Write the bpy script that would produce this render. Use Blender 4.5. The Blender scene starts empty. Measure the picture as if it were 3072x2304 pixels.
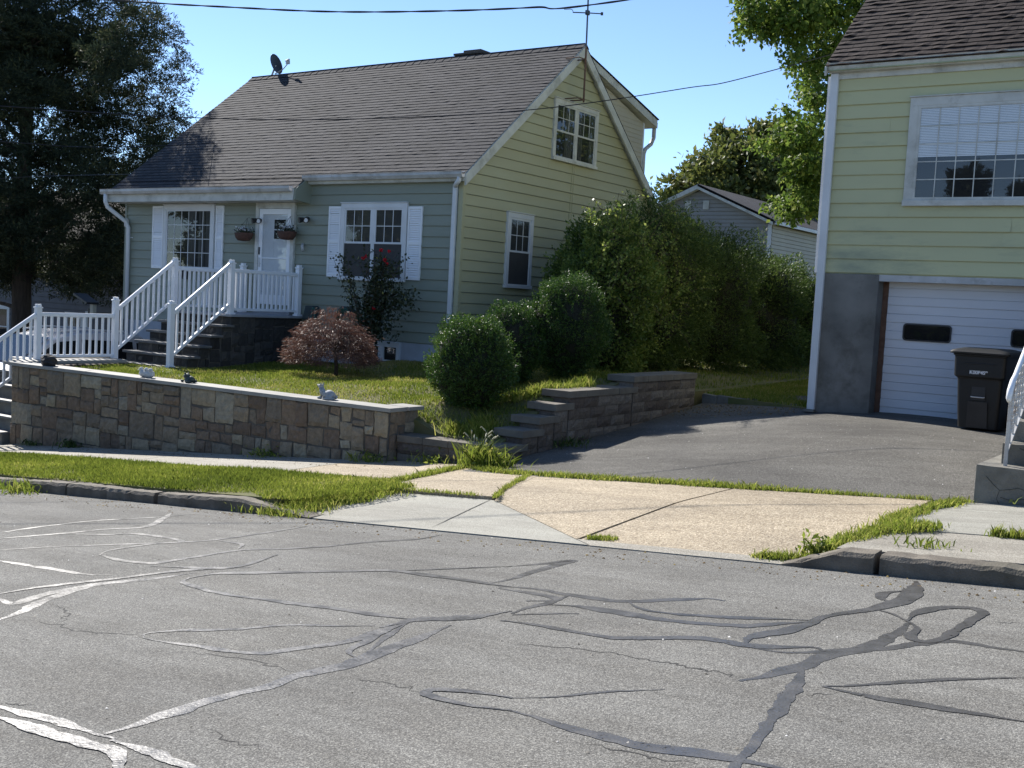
import bpy, bmesh, math, random
import numpy as np
from mathutils import Vector, Matrix
random.seed(7)
RS = np.random.RandomState(11)
sc = bpy.context.scene
COL = sc.collection

# ------------------------------------------------------------------ camera
F_PX, PITCH, ROLL, YAW = 3328.0, 0.0752773, 0.0533341, -0.603629183
cyw, syw = math.cos(YAW), math.sin(YAW)
FW = np.array([syw*math.cos(PITCH), cyw*math.cos(PITCH), -math.sin(PITCH)])
_R = np.array([cyw, -syw, 0.0]); _U = np.cross(_R, FW)
RT = math.cos(ROLL)*_R + math.sin(ROLL)*_U
UP = -math.sin(ROLL)*_R + math.cos(ROLL)*_U
cam = bpy.data.cameras.new('camera'); cam_o = bpy.data.objects.new('camera', cam); COL.objects.link(cam_o)
cam.sensor_width = 36.0; cam.lens = F_PX/3072*36.0; cam.clip_end = 2000; cam.clip_start = .05
m3 = Matrix(((RT[0], UP[0], -FW[0]), (RT[1], UP[1], -FW[1]), (RT[2], UP[2], -FW[2])))
cam_o.matrix_world = m3.to_4x4()
sc.camera = cam_o

# ------------------------------------------------------------------ light
SUN = Vector((-1.2, 0.5, 1.0)).normalized()          # direction towards the sun
el = math.asin(SUN.z); az = math.atan2(SUN.x, SUN.y)
W = bpy.data.worlds.new('World'); sc.world = W; W.use_nodes = True
nt = W.node_tree; sky = nt.nodes.new('ShaderNodeTexSky'); sky.sky_type = 'NISHITA'; sky.sun_disc = False
sky.sun_elevation = el; sky.sun_rotation = az; sky.altitude = 300; sky.air_density = .68; sky.dust_density = .0; sky.ozone_density = 2.8
nt.links.new(sky.outputs[0], nt.nodes['Background'].inputs[0]); nt.nodes['Background'].inputs[1].default_value = .102
sl = bpy.data.lights.new('sun', 'SUN'); sl.energy = 4.2; sl.angle = math.radians(.53); sl.color = (1, .955, .89)
so = bpy.data.objects.new('sun', sl); COL.objects.link(so); so.location = (0, 0, 30)
so.rotation_euler = SUN.to_track_quat('Z', 'Y').to_euler()
sc.view_settings.view_transform = 'Standard'; sc.view_settings.look = 'None'
sc.view_settings.exposure = 1.03; sc.view_settings.gamma = 1.0
sc.cycles.max_bounces = 6; sc.cycles.diffuse_bounces = 3; sc.cycles.glossy_bounces = 3
sc.cycles.transparent_max_bounces = 12; sc.cycles.transmission_bounces = 4

# ------------------------------------------------------------------ pixel -> place helper (photo pixels of 3072 x 2304)
def ray(px): return FW + RT*(px[0]-1536)/F_PX - UP*(px[1]-1152)/F_PX
def hit(px, f):
    d = ray(px); lo, hi = 2.0, 80.0
    for _ in range(50):
        m = (lo+hi)/2; w = d*m
        if w[2] > f(w[0], w[1]): lo = m
        else: hi = m
    return d*lo

# ------------------------------------------------------------------ materials
def nodes(name):
    m = bpy.data.materials.new(name); m.use_nodes = True; t = m.node_tree
    return m, t, t.nodes['Principled BSDF'], t.nodes['Material Output']
def N(t, typ, **kw):
    n = t.nodes.new(typ)
    for k, v in kw.items():
        if k.startswith('i_'): n.inputs[k[2:].replace('_', ' ')].default_value = v
        else: setattr(n, k, v)
    return n
def rgb(c): return (c[0], c[1], c[2], 1.0)
def coords(t, scale=(1, 1, 1), kind='Object'):
    tc = N(t, 'ShaderNodeTexCoord'); mp = N(t, 'ShaderNodeMapping'); mp.inputs['Scale'].default_value = scale
    t.links.new(tc.outputs[kind], mp.inputs['Vector']); return mp.outputs[0]
def ramp(t, fac, stops):
    r = N(t, 'ShaderNodeValToRGB'); e = r.color_ramp.elements
    while len(e) < len(stops): e.new(.5)
    for i, (p, c) in enumerate(stops): e[i].position = p; e[i].color = rgb(c)
    t.links.new(fac, r.inputs[0]); return r.outputs[0]
def noise(t, vec, scale, detail=4, rough=.55):
    n = N(t, 'ShaderNodeTexNoise'); n.inputs['Scale'].default_value = scale; n.inputs['Detail'].default_value = detail
    n.inputs['Roughness'].default_value = rough; t.links.new(vec, n.inputs['Vector']); return n.outputs['Fac']
def mixc(t, fac, a, b, mode='MIX'):
    n = N(t, 'ShaderNodeMix', data_type='RGBA', blend_type=mode)
    if isinstance(fac, (int, float)): n.inputs[0].default_value = fac
    else: t.links.new(fac, n.inputs[0])
    for s, v in ((6, a), (7, b)):
        if isinstance(v, tuple): n.inputs[s].default_value = rgb(v)
        else: t.links.new(v, n.inputs[s])
    return n.outputs[2]
def bump(t, h, strength, dist=.01, prev=None):
    b = N(t, 'ShaderNodeBump'); b.inputs['Strength'].default_value = strength; b.inputs['Distance'].default_value = dist
    t.links.new(h, b.inputs['Height'])
    if prev is not None: t.links.new(prev, b.inputs['Normal'])
    return b.outputs[0]
def pm(name, c1, c2=None, scale=3.0, rough=.6, bscale=40, bstr=.15, bdist=.004, metal=0.0, lo=.35, hi=.65, stretch=(1, 1, 1), spec=.5, dirt=None, dscale=1.2):
    m, t, p, o = nodes(name); v = coords(t, stretch)
    c2 = c2 or tuple(x*.82 for x in c1)
    c = ramp(t, noise(t, v, scale, 6), [(lo, c1), (hi, c2)])
    if dirt:
        c = mixc(t, ramp(t, noise(t, v, dscale, 8, .7), [(.52, (0, 0, 0)), (.72, (1, 1, 1))]), c, dirt)
    t.links.new(c, p.inputs['Base Color']); p.inputs['Roughness'].default_value = rough; p.inputs['Metallic'].default_value = metal
    p.inputs['Specular IOR Level'].default_value = spec
    if bstr: t.links.new(bump(t, noise(t, v, bscale, 3), bstr, bdist), p.inputs['Normal'])
    return m
def attr_mat(name, stops, rough=.8, transl=0.0, bscale=0, bstr=.3, bdist=.01, fine=None, spec=.3, tcol=None):
    """colour from the per-face attribute 'tint' (every stone or leaf has its own)"""
    m, t, p, o = nodes(name); a = N(t, 'ShaderNodeAttribute', attribute_name='tint')
    c = ramp(t, a.outputs['Fac'], stops); v = coords(t)
    if fine:
        c = mixc(t, 1.0, c, ramp(t, noise(t, v, fine, 5, .65), [(.3, (.68, .68, .68)), (.7, (1.15, 1.13, 1.1))]), 'MULTIPLY')
    t.links.new(c, p.inputs['Base Color']); p.inputs['Roughness'].default_value = rough; p.inputs['Specular IOR Level'].default_value = spec
    if bscale: t.links.new(bump(t, noise(t, v, bscale, 6, .6), bstr, bdist), p.inputs['Normal'])
    if transl:
        tr = N(t, 'ShaderNodeBsdfTranslucent'); mx = N(t, 'ShaderNodeMixShader'); mx.inputs[0].default_value = transl
        if tcol: t.links.new(mixc(t, 1.0, c, tcol, 'MULTIPLY'), tr.inputs[0])
        else: t.links.new(c, tr.inputs[0])
        t.links.new(p.outputs[0], mx.inputs[1]); t.links.new(tr.outputs[0], mx.inputs[2]); t.links.new(mx.outputs[0], o.inputs['Surface'])
    return m

def asphalt_mat(name, base, lo, hi, patch, speck=.5, sc_=140, bs=.5, rgh=.8):
    m, t, p, o = nodes(name); v = coords(t)
    vo = N(t, 'ShaderNodeTexVoronoi'); vo.inputs['Scale'].default_value = sc_; t.links.new(v, vo.inputs['Vector'])
    st = ramp(t, vo.outputs['Color'], [(.15, lo), (.55, base), (.92, hi)])
    n2 = ramp(t, noise(t, v, sc_*.55, 3, .7), [(.35, (.62, .62, .62)), (.65, (1.3, 1.3, 1.28))])
    c = mixc(t, .8, st, n2, 'MULTIPLY')
    c = mixc(t, 1.0, c, ramp(t, noise(t, v, .55, 6, .6), [(.3, (1-patch, 1-patch, 1-patch)), (.7, (1+patch, 1+patch, 1+patch*.9))]), 'MULTIPLY')
    c = mixc(t, 1.0, c, ramp(t, noise(t, coords(t, (.35, 1.6, 1)), 1.6, 6, .7), [(.3, (.9, .9, .9)), (.7, (1.07, 1.07, 1.07))]), 'MULTIPLY')
    t.links.new(c, p.inputs['Base Color'])
    b = bump(t, vo.outputs['Distance'], bs, .004)
    t.links.new(bump(t, noise(t, v, sc_*.5, 3), bs*.8, .006, b), p.inputs['Normal'])
    p.inputs['Roughness'].default_value = rgh; p.inputs['Specular IOR Level'].default_value = speck
    st_ = ramp(t, noise(t, coords(t, (.25, 1.0, 1)), 2.2, 7, .75), [(.44, (1, 1, 1)), (.60, (.80, .79, .78)), (.66, (1.0, 1.0, 1.0))])
    c2 = mixc(t, 1.0, c, st_, 'MULTIPLY'); t.links.new(c2, p.inputs['Base Color'])
    return m
M = {}
M['road'] = asphalt_mat('asphalt_old', (.175, .170, .158), (.10, .097, .092), (.36, .35, .32), .15, .18, 215, .45, .9)
M['drive'] = asphalt_mat('asphalt_drive', (.118, .112, .102), (.066, .063, .058), (.215, .205, .188), .30, .2, 150, .5, .9)
M['seal'] = pm('crack_sealant', (.060, .055, .048), (.082, .076, .068), 9, .46, 55, .6, .004, spec=.8)
_t = M['seal'].node_tree; _p = _t.nodes['Principled BSDF']; _v = coords(_t)
_p.inputs['Specular IOR Level'].default_value = 1.0
_t.links.new(ramp(_t, noise(_t, _v, 7, 5, .6), [(.35, (.29,)*3), (.65, (.44,)*3)]), _p.inputs['Roughness'])
_tp = N(_t, 'ShaderNodeBsdfTransparent'); _mx = N(_t, 'ShaderNodeMixShader'); _t.links.new(ramp(_t, noise(_t, _v, 26, 8, .75), [(.60, (0,)*3), (.64, (1,)*3)]), _mx.inputs[0])
_t.links.new(_p.outputs[0], _mx.inputs[1]); _t.links.new(_tp.outputs[0], _mx.inputs[2]); _t.links.new(_mx.outputs[0], _t.nodes['Material Output'].inputs['Surface'])
M['crack'] = pm('crack_dark', (.035, .034, .032), rough=.9)
M['conc'] = asphalt_mat('concrete_walk', (.345, .32, .27), (.22, .20, .165), (.47, .44, .38), .12, .3, 170, .35)
M['conc_grey'] = asphalt_mat('concrete_grey', (.33, .32, .275), (.25, .24, .205), (.42, .40, .35), .1, .3, 210, .2)
M['conc_pink'] = asphalt_mat('concrete_exposed_aggregate', (.41, .335, .235), (.22, .175, .12), (.60, .515, .39), .16, .3, 105, .8)
M['kerb'] = pm('kerb_concrete', (.19, .165, .13), (.10, .085, .065), 5, .9, 70, .8, .01, dirt=(.09, .085, .06))
M['steps'] = pm('steps_concrete', (.22, .21, .18), (.13, .12, .10), 3.2, .9, 45, .8, .01, dirt=(.07, .06, .045))
M['paint_conc'] = pm('garage_concrete', (.21, .20, .18), (.13, .125, .112), 1.6, .9, 60, .3, .004, dirt=(.07, .065, .05))
M['found'] = pm('painted_foundation', (.40, .43, .48), (.33, .35, .38), 2.5, .8, 50, .25)
M['sage'] = pm('siding_sage', (.245, .265, .208), (.218, .238, .186), 1.2, .55, 90, .06, .002, stretch=(.4, .4, 1.6), dirt=(.27, .29, .25), dscale=.8)
M['olive'] = pm('siding_yellow_green', (.405, .39, .245), (.37, .356, .222), 1.2, .55, 90, .06, .002, stretch=(.4, .4, 1.6), dirt=(.41, .41, .27), dscale=.8)
M['lime'] = pm('siding_pale_yellow_green', (.525, .515, .295), (.47, .462, .27), .9, .6, 90, .08, .002, stretch=(.5, .5, 1.8), dirt=(.27, .29, .20), dscale=.7)
M['white'] = pm('white_paint', (.66, .67, .68), (.58, .59, .6), 2.0, .45, 70, .05, .002)
M['vinyl'] = pm('white_vinyl', (.80, .81, .83), (.76, .77, .79), 2.0, .32, 70, .02, .002)
M['trim'] = pm('weathered_white_trim', (.60, .60, .56), (.46, .46, .42), 3.0, .6, 60, .15, .003, dirt=(.30, .29, .25), dscale=2.2)
M['gutter'] = pm('aluminium_gutter', (.52, .52, .52), (.38, .38, .37), 2.5, .42, 60, .1, .002, dirt=(.25, .24, .22), dscale=3, spec=.6)
M['garage'] = pm('garage_door_white', (.68, .69, .72), (.62, .63, .66), 2.0, .5, 60, .05, .002, stretch=(.4, 1, 1.6))
M['bluestone'] = pm('bluestone_cap', (.32, .31, .275), (.24, .23, .21), 3, .75, 50, .25, .003)
M['darkstone'] = attr_mat('dark_porch_stone', [(0, (.035, .032, .03)), (.5, (.06, .055, .05)), (1, (.10, .09, .08))], .85, bscale=35, fine=18)
M['slate'] = pm('slate_tread', (.10, .10, .10), (.16, .155, .15), 4, .6, 50, .3, .004)
M['mortar'] = pm('mortar', (.13, .115, .095), (.09, .08, .068), 6, .95, 80, .4, .004)
M['stone'] = attr_mat('wall_fieldstone', [(0, (.165, .12, .085)), (.25, (.235, .168, .115)), (.45, (.26, .20, .135)), (.6, (.21, .17, .125)), (.8, (.30, .24, .165)), (.92, (.36, .30, .205)), (.96, (.28, .25, .195)), (1, (.46, .40, .28))], .85, bscale=22, bstr=.9, bdist=.025, fine=14)
M['block'] = attr_mat('retaining_block', [(0, (.115, .09, .075)), (.5, (.155, .125, .10)), (1, (.21, .18, .15))], .9, bscale=30, bstr=.9, bdist=.02, fine=22)
M['blockcap'] = pm('retaining_cap', (.175, .155, .125), (.125, .11, .09), 5, .9, 45, .5, .006)
M['dirt'] = pm('soil_and_thatch', (.12, .10, .055), (.06, .075, .025), 5, 1, 60, .6, .01)
M['lawnbed'] = pm('lawn_bed', (.10, .115, .03), (.165, .14, .065), 2.2, 1, 90, .8, .01)
M['glass_dark'], t, p, o = nodes('window_glass_dark')
p.inputs['Base Color'].default_value = (.012, .013, .015, 1); p.inputs['Roughness'].default_value = .03; p.inputs['Specular IOR Level'].default_value = .5
t.links.new(bump(t, noise(t, coords(t), 1.6, 1), .12, .02), p.inputs['Normal'])
M['glass_clear'], t, p, o = nodes('window_glass_clear')
gl = N(t, 'ShaderNodeBsdfGlossy'); gl.inputs['Roughness'].default_value = .015; tp = N(t, 'ShaderNodeBsdfTransparent')
tp.inputs[0].default_value = (.93, .95, .96, 1); fr = N(t, 'ShaderNodeMapRange'); lw = N(t, 'ShaderNodeLayerWeight'); pw = N(t, 'ShaderNodeMath', operation='POWER'); pw.inputs[1].default_value = 4.0; t.links.new(lw.outputs['Facing'], pw.inputs[0]); t.links.new(pw.outputs[0], fr.inputs[0]); fr.inputs[3].default_value = .085; fr.inputs[4].default_value = 1.0
t.links.new(bump(t, noise(t, coords(t), 1.3, 1), .1, .02), gl.inputs['Normal'])
mx = N(t, 'ShaderNodeMixShader'); t.links.new(fr.outputs[0], mx.inputs[0]); t.links.new(tp.outputs[0], mx.inputs[1]); t.links.new(gl.outputs[0], mx.inputs[2]); t.links.new(mx.outputs[0], o.inputs['Surface'])
M['car_glass'] = pm('car_glass', (.012, .014, .016), rough=.08, bstr=0, spec=.35)
M['dark'] = pm('dark_interior', (.016, .015, .015), rough=.9, bstr=0)  # near-black colour stands in for the darkness of unlit rooms
M['blind'] = pm('blind_white', (.80, .81, .83), (.75, .76, .78), 2, .6, 60, .02)
M['curtain'] = pm('curtain_cloth', (.10, .098, .095), (.05, .05, .05), 3, .9, 60, .1, stretch=(6, 6, .3))
M['screen'] = pm('insect_screen', (.055, .052, .05), (.04, .038, .037), 3, .8, 60, .1)
M['black'] = pm('black_metal', (.02, .02, .022), (.03, .03, .032), 4, .45, 60, .1)
M['wire'] = pm('cable_black', (.012, .014, .02), rough=.6, bstr=0)
M['rust'] = pm('rusty_steel', (.10, .05, .03), (.16, .09, .06), 12, .8, 60, .3)
M['antenna'] = pm('galvanised_steel', (.10, .12, .15), (.06, .07, .09), 8, .45, 60, .1, metal=.6)
M['iron'] = pm('white_painted_iron', (.60, .59, .56), (.45, .43, .40), 6, .5, 60, .3, dirt=(.25, .14, .07), dscale=7)
M['hose'] = pm('green_hose', (.01, .12, .095), (.012, .09, .075), 5, .4, 30, .1)
M['hosebox'] = pm('dark_teal_plastic', (.02, .035, .04), (.03, .05, .055), 5, .5, 30, .1)
M['wicker'] = pm('brown_wicker', (.10, .045, .03), (.06, .028, .02), 30, .8, 60, .8, .01)
M['bin'] = pm('bin_plastic', (.008, .009, .010), (.011, .012, .014), 5, .5, 250, .25, .002)
M['carpaint'] = pm('silver_car_paint', (.42, .43, .45), (.39, .40, .42), 2, .25, 30, 0, spec=.8)
M['bark'] = pm('bark', (.075, .055, .04), (.035, .026, .02), 5, .95, 14, 1.0, .05, stretch=(3, 3, .4))
M['twig'] = pm('twig', (.10, .075, .05), (.06, .05, .03), 8, .9, 30, .4)
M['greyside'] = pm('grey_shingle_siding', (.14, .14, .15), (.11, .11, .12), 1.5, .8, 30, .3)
M['greyvinyl'] = pm('grey_vinyl_siding', (.28, .272, .255), (.25, .243, .228), 1.5, .7, 30, .05)
M['beigevinyl'] = pm('beige_vinyl_siding', (.48, .44, .35), (.44, .40, .32), 1.5, .7, 30, .05)
M['whitestone'] = pm('white_cast_stone', (.62, .62, .60), (.48, .48, .46), 20, .8, 60, .4)
M['greystone'] = pm('grey_cast_stone', (.36, .37, .38), (.27, .28, .28), 20, .8, 60, .4)
M['rock'] = pm('dark_rock', (.05, .045, .042), (.028, .025, .024), 14, .9, 40, 1, .02)
M['frog'] = pm('green_cast_figure', (.055, .075, .065), (.03, .04, .035), 20, .6, 60, .5)
M['brick'] = attr_mat('chimney_brick', [(0, (.05, .045, .042)), (.5, (.09, .08, .07)), (1, (.2, .19, .17))], .9)
M['porchgrey'] = pm('porch_edge_grey', (.30, .31, .33), (.24, .25, .27), 3, .7, 50, .1)

# foliage
M['grass'] = attr_mat('grass_blades', [(0, (.095, .13, .02)), (.42, (.20, .245, .035)), (.78, (.34, .35, .07)), (1, (.48, .41, .17))], .55, .55, spec=.35)
M['lawn'] = attr_mat('lawn_blades', [(0, (.10, .14, .02)), (.4, (.20, .25, .035)), (.68, (.31, .30, .075)), (1, (.48, .39, .19))], .6, .52, spec=.3)
M['weedleaf'] = attr_mat('weed_blades', [(0, (.10, .145, .02)), (.6, (.25, .31, .045)), (1, (.48, .45, .13))], .5, .5, spec=.35)
M['box'] = attr_mat('box_leaves', [(0, (.022, .05, .012)), (.6, (.050, .105, .018)), (1, (.12, .19, .03))], .42, .36, spec=.4)
M['hedge'] = attr_mat('hedge_leaves', [(0, (.035, .062, .018)), (.6, (.085, .135, .030)), (1, (.21, .26, .065))], .5, .45, spec=.4)
M['vine'] = attr_mat('vine_leaves', [(0, (.05, .09, .02)), (.55, (.12, .18, .036)), (1, (.32, .36, .09))], .45, .48, spec=.35)
M['juniper'] = attr_mat('juniper_foliage', [(0, (.019, .030, .018)), (.6, (.046, .060, .032)), (1, (.13, .13, .055))], .7, .28, spec=.2)
M['mapleg'] = attr_mat('green_maple_leaves', [(0, (.055, .105, .02)), (.6, (.13, .20, .035)), (1, (.28, .32, .07))], .55, .5, spec=.2)
M['oak'] = attr_mat('oak_leaves', [(0, (.06, .08, .02)), (.6, (.13, .155, .036)), (1, (.26, .24, .09))], .55, .45, spec=.4)
M['jmaple'] = attr_mat('red_maple_leaves', [(0, (.09, .040, .030)), (.6, (.17, .085, .062)), (1, (.30, .19, .13))], .55, .25, spec=.4)
M['rose'] = attr_mat('rose_leaves', [(0, (.022, .034, .016)), (.6, (.04, .055, .024)), (.95, (.075, .085, .035)), (1, (.3, .3, .1))], .4, .3, spec=.5)
M['rosered'] = attr_mat('rose_petals', [(0, (.5, .008, .012)), (1, (.7, .03, .06))], .5, .3)
M['petal'] = attr_mat('white_petals', [(0, (.55, .55, .6)), (1, (.8, .8, .8))], .6, .3)
M['core'] = pm('shrub_dark_core', (.022, .022, .012), (.012, .014, .008), 8, 1, 30, 1, .05)  # near-black: the shade inside a shrub is put into this colour

def shingle_mat(name, c1, c2, c3, tabw, exp):
    """tabs and tone come from the UV map: u along the eave, v up the slope, in metres"""
    m, t, p, o = nodes(name); tc = N(t, 'ShaderNodeTexCoord')
    br = N(t, 'ShaderNodeTexBrick'); br.inputs['Scale'].default_value = 1.0; br.inputs['Brick Width'].default_value = tabw; br.inputs['Row Height'].default_value = exp
    br.inputs['Mortar Size'].default_value = .006; br.inputs['Mortar Smooth'].default_value = .2; br.inputs['Bias'].default_value = 0.0
    br.inputs['Color1'].default_value = rgb(c1); br.inputs['Color2'].default_value = rgb(c2); br.inputs['Mortar'].default_value = rgb(c3)
    t.links.new(tc.outputs['UV'], br.inputs['Vector'])
    v = coords(t)
    c = mixc(t, 1.0, br.outputs['Color'], ramp(t, noise(t, v, 1.1, 6, .6), [(.3, (.82, .82, .82)), (.7, (1.16, 1.15, 1.13))]), 'MULTIPLY')
    c = mixc(t, 1.0, c, ramp(t, noise(t, v, 90, 2, .7), [(.3, (.7, .7, .7)), (.7, (1.25, 1.25, 1.25))]), 'MULTIPLY')
    t.links.new(c, p.inputs['Base Color']); p.inputs['Roughness'].default_value = .9; p.inputs['Specular IOR Level'].default_value = .15
    t.links.new(bump(t, noise(t, v, 160, 2), .5, .004, bump(t, br.outputs['Fac'], -.6, .006)), p.inputs['Normal'])
    return m
M['shingle'] = shingle_mat('grey_roof_shingles', (.050, .050, .054), (.070, .069, .074), (.017, .017, .019), .30, .125)
M['shingle_brown'] = shingle_mat('brown_roof_shingles', (.048, .037, .033), (.072, .057, .051), (.014, .011, .010), .30, .125)

# ------------------------------------------------------------------ mesh helpers
def link(o, parent=None):
    COL.objects.link(o)
    if parent is not None:
        o.parent = parent
        b = Vector((0, 0, 0)); q = parent
        if q.parent is None: o.location = -Vector(q.location)
    return o
def tag(o, label=None, cat=None, group=None, kind=None):
    if label: o['label'] = label
    if cat: o['category'] = cat
    if group: o['group'] = group
    if kind: o['kind'] = kind
    return o
def thing(name, loc, label, cat, group=None):
    o = bpy.data.objects.new(name, None); o.empty_display_size = .2; o.location = loc; COL.objects.link(o)
    return tag(o, label, cat, group)
class MB:
    def __init__(s): s.v = []; s.f = []; s.t = []; s.uv = None; s.tint = 0.5
    def add(s, vs, fs, tint=None):
        n = len(s.v); s.v += [tuple(map(float, q)) for q in vs]
        for f in fs: s.f.append(tuple(i+n for i in f)); s.t.append(s.tint if tint is None else tint)
        return s
    def hexa(s, c, tint=None):   # 8 corners: bottom 4 (ccw) then top 4
        return s.add(c, [(3, 2, 1, 0), (4, 5, 6, 7), (0, 1, 5, 4), (1, 2, 6, 5), (2, 3, 7, 6), (3, 0, 4, 7)], tint)
    def box(s, x0, x1, y0, y1, z0, z1, tint=None):
        return s.hexa([(x0, y0, z0), (x1, y0, z0), (x1, y1, z0), (x0, y1, z0), (x0, y0, z1), (x1, y0, z1), (x1, y1, z1), (x0, y1, z1)], tint)
    def fbox(s, fr, u0, u1, z0, z1, w0, w1, tint=None):
        P = lambda u, z, w: fr(u, z, w)
        return s.hexa([P(u0, z0, w1), P(u1, z0, w1), P(u1, z0, w0), P(u0, z0, w0), P(u0, z1, w1), P(u1, z1, w1), P(u1, z1, w0), P(u0, z1, w0)], tint)
    def beam(s, a, b, wx, wz, tint=None, up=(0, 0, 1)):
        a = Vector(a); b = Vector(b); d = (b-a).normalized(); up = Vector(up)
        if abs(d.dot(up)) > .99: up = Vector((0, 1, 0))
        x = d.cross(up).normalized(); y = x.cross(d).normalized()
        c = [p + x*i*wx/2 + y*j*wz/2 for p in (a, b) for i, j in ((-1, -1), (1, -1), (1, 1), (-1, 1))]
        return s.add(c, [(3, 2, 1, 0), (4, 5, 6, 7), (0, 1, 5, 4), (1, 2, 6, 5), (2, 3, 7, 6), (3, 0, 4, 7)], tint)
    def tube(s, pts, r, n=8, r2=None, caps=True, tint=None):
        pts = [Vector(p) for p in pts]; K = len(pts); rings = []; vs = []; px = None
        for i, p in enumerate(pts):
            d = (pts[min(i+1, K-1)]-pts[max(i-1, 0)]).normalized()
            if px is None: px = d.orthogonal().normalized()
            px = (px - d*px.dot(d)).normalized(); py = d.cross(px)
            rr = r if r2 is None else r + (r2-r)*i/(K-1)
            if isinstance(r, (list, tuple)): rr = r[i]
            for k in range(n):
                a = 2*math.pi*k/n; vs.append(p + px*math.cos(a)*rr + py*math.sin(a)*rr)
        fs = [(i*n+k, i*n+(k+1) % n, (i+1)*n+(k+1) % n, (i+1)*n+k) for i in range(K-1) for k in range(n)]
        if caps: fs += [tuple(range(n))[::-1], tuple((K-1)*n+k for k in range(n))]
        return s.add(vs, fs, tint)
    def prism(s, poly, fr, w0, w1, tint=None):  # poly of (u,z), ccw seen from outside
        n = len(poly); vs = [fr(u, z, w0) for u, z in poly]+[fr(u, z, w1) for u, z in poly]
        return s.add(vs, [tuple(range(n))[::-1], tuple(range(n, 2*n))]+[(i, (i+1) % n, n+(i+1) % n, n+i) for i in range(n)], tint)
    def blob(s, c, r, seed=0, amp=.12, nu=16, nv=10, tint=None, freq=2.3, flat=None):
        c = np.array(c, float); vs = []; rn = np.random.RandomState(seed); ph = rn.rand(6)*6
        for j in range(nv+1):
            th = math.pi*j/nv
            for i in range(nu):
                a = 2*math.pi*i/nu; d = np.array([math.sin(th)*math.cos(a), math.sin(th)*math.sin(a), math.cos(th)])
                k = 1+amp*(math.sin(d[0]*freq*2+ph[0])*math.sin(d[1]*freq*1.7+ph[1])+.6*math.sin(d[2]*freq*3+ph[2]+d[0]*3))
                p = c+d*np.array(r)*k
                if flat is not None: p[2] = max(p[2], flat)
                vs.append(p)
        fs = [(j*nu+i, (j+1)*nu+i, (j+1)*nu+(i+1) % nu, j*nu+(i+1) % nu) for j in range(nv) for i in range(nu)]
        return s.add(vs, fs, tint)
    def build(s, name, mat, parent=None, smooth=False, bevel=0, uvs=None):
        me = bpy.data.meshes.new(name); me.from_pydata(s.v, [], s.f); me.materials.append(M[mat] if isinstance(mat, str) else mat)
        at = me.attributes.new('tint', 'FLOAT', 'FACE'); at.data.foreach_set('value', s.t)
        if smooth: me.polygons.foreach_set('use_smooth', [True]*len(me.polygons))
        if uvs is not None:
            ul = me.uv_layers.new(name='UVMap'); li = np.zeros(len(me.loops), np.int32); me.loops.foreach_get('vertex_index', li)
            ul.data.foreach_set('uv', np.array(uvs, np.float32)[li].ravel())
        me.validate(); me.update()
        o = bpy.data.objects.new(name, me); link(o, parent)
        if bevel:
            b = o.modifiers.new('bevel', 'BEVEL'); b.width = bevel; b.segments = 2; b.limit_method = 'ANGLE'; b.angle_limit = .7
            b.harden_normals = False
        return o
def mesh_np(name, V, Fq, tint, mat, parent=None, smooth=False):
    """V (n,3), Fq (m,k) faces"""
    V = np.ascontiguousarray(V, np.float32); Fq = np.ascontiguousarray(Fq, np.int32); m, k = Fq.shape
    me = bpy.data.meshes.new(name); me.vertices.add(len(V)); me.vertices.foreach_set('co', V.ravel())
    me.loops.add(m*k); me.loops.foreach_set('vertex_index', Fq.ravel())
    me.polygons.add(m); me.polygons.foreach_set('loop_start', np.arange(0, m*k, k, dtype=np.int32))
    me.update(calc_edges=True); me.materials.append(M[mat])
    at = me.attributes.new('tint', 'FLOAT', 'FACE'); at.data.foreach_set('value', np.ascontiguousarray(tint, np.float32))
    if smooth: me.polygons.foreach_set('use_smooth', [True]*m)
    o = bpy.data.objects.new(name, me); return link(o, parent)
def unit(a): return a/np.maximum(np.linalg.norm(a, axis=1, keepdims=True), 1e-9)
def leaf_geo(P, size, axis=None, nrm=None, aspect=.5, spread=.8, rs=RS):
    """kite shaped leaves, folded a little along the mid rib"""
    n = len(P); size = np.broadcast_to(np.asarray(size, float).reshape(-1, 1), (n, 1))
    a = rs.normal(size=(n, 3)) if axis is None else unit(axis)+rs.normal(size=(n, 3))*spread
    a = unit(a); b = rs.normal(size=(n, 3)) if nrm is None else nrm+rs.normal(size=(n, 3))*spread
    w = unit(np.cross(b, a)); up = np.cross(a, w)
    base = P; tip = P+a*size; s1 = P+a*size*.45+w*size*aspect*.5+up*size*.08; s2 = P+a*size*.45-w*size*aspect*.5+up*size*.08
    V = np.stack([base, s1, tip, s2], 1).reshape(-1, 3); Fq = np.arange(4*n).reshape(n, 4)
    return V, Fq
def leaves(name, P, size, mat, parent=None, tint=None, **k):
    V, Fq = leaf_geo(P, size, **k)
    t = RS.rand(len(P)) if tint is None else np.clip(tint, 0, 1)
    return mesh_np(name, V, Fq, t, mat, parent)
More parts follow.
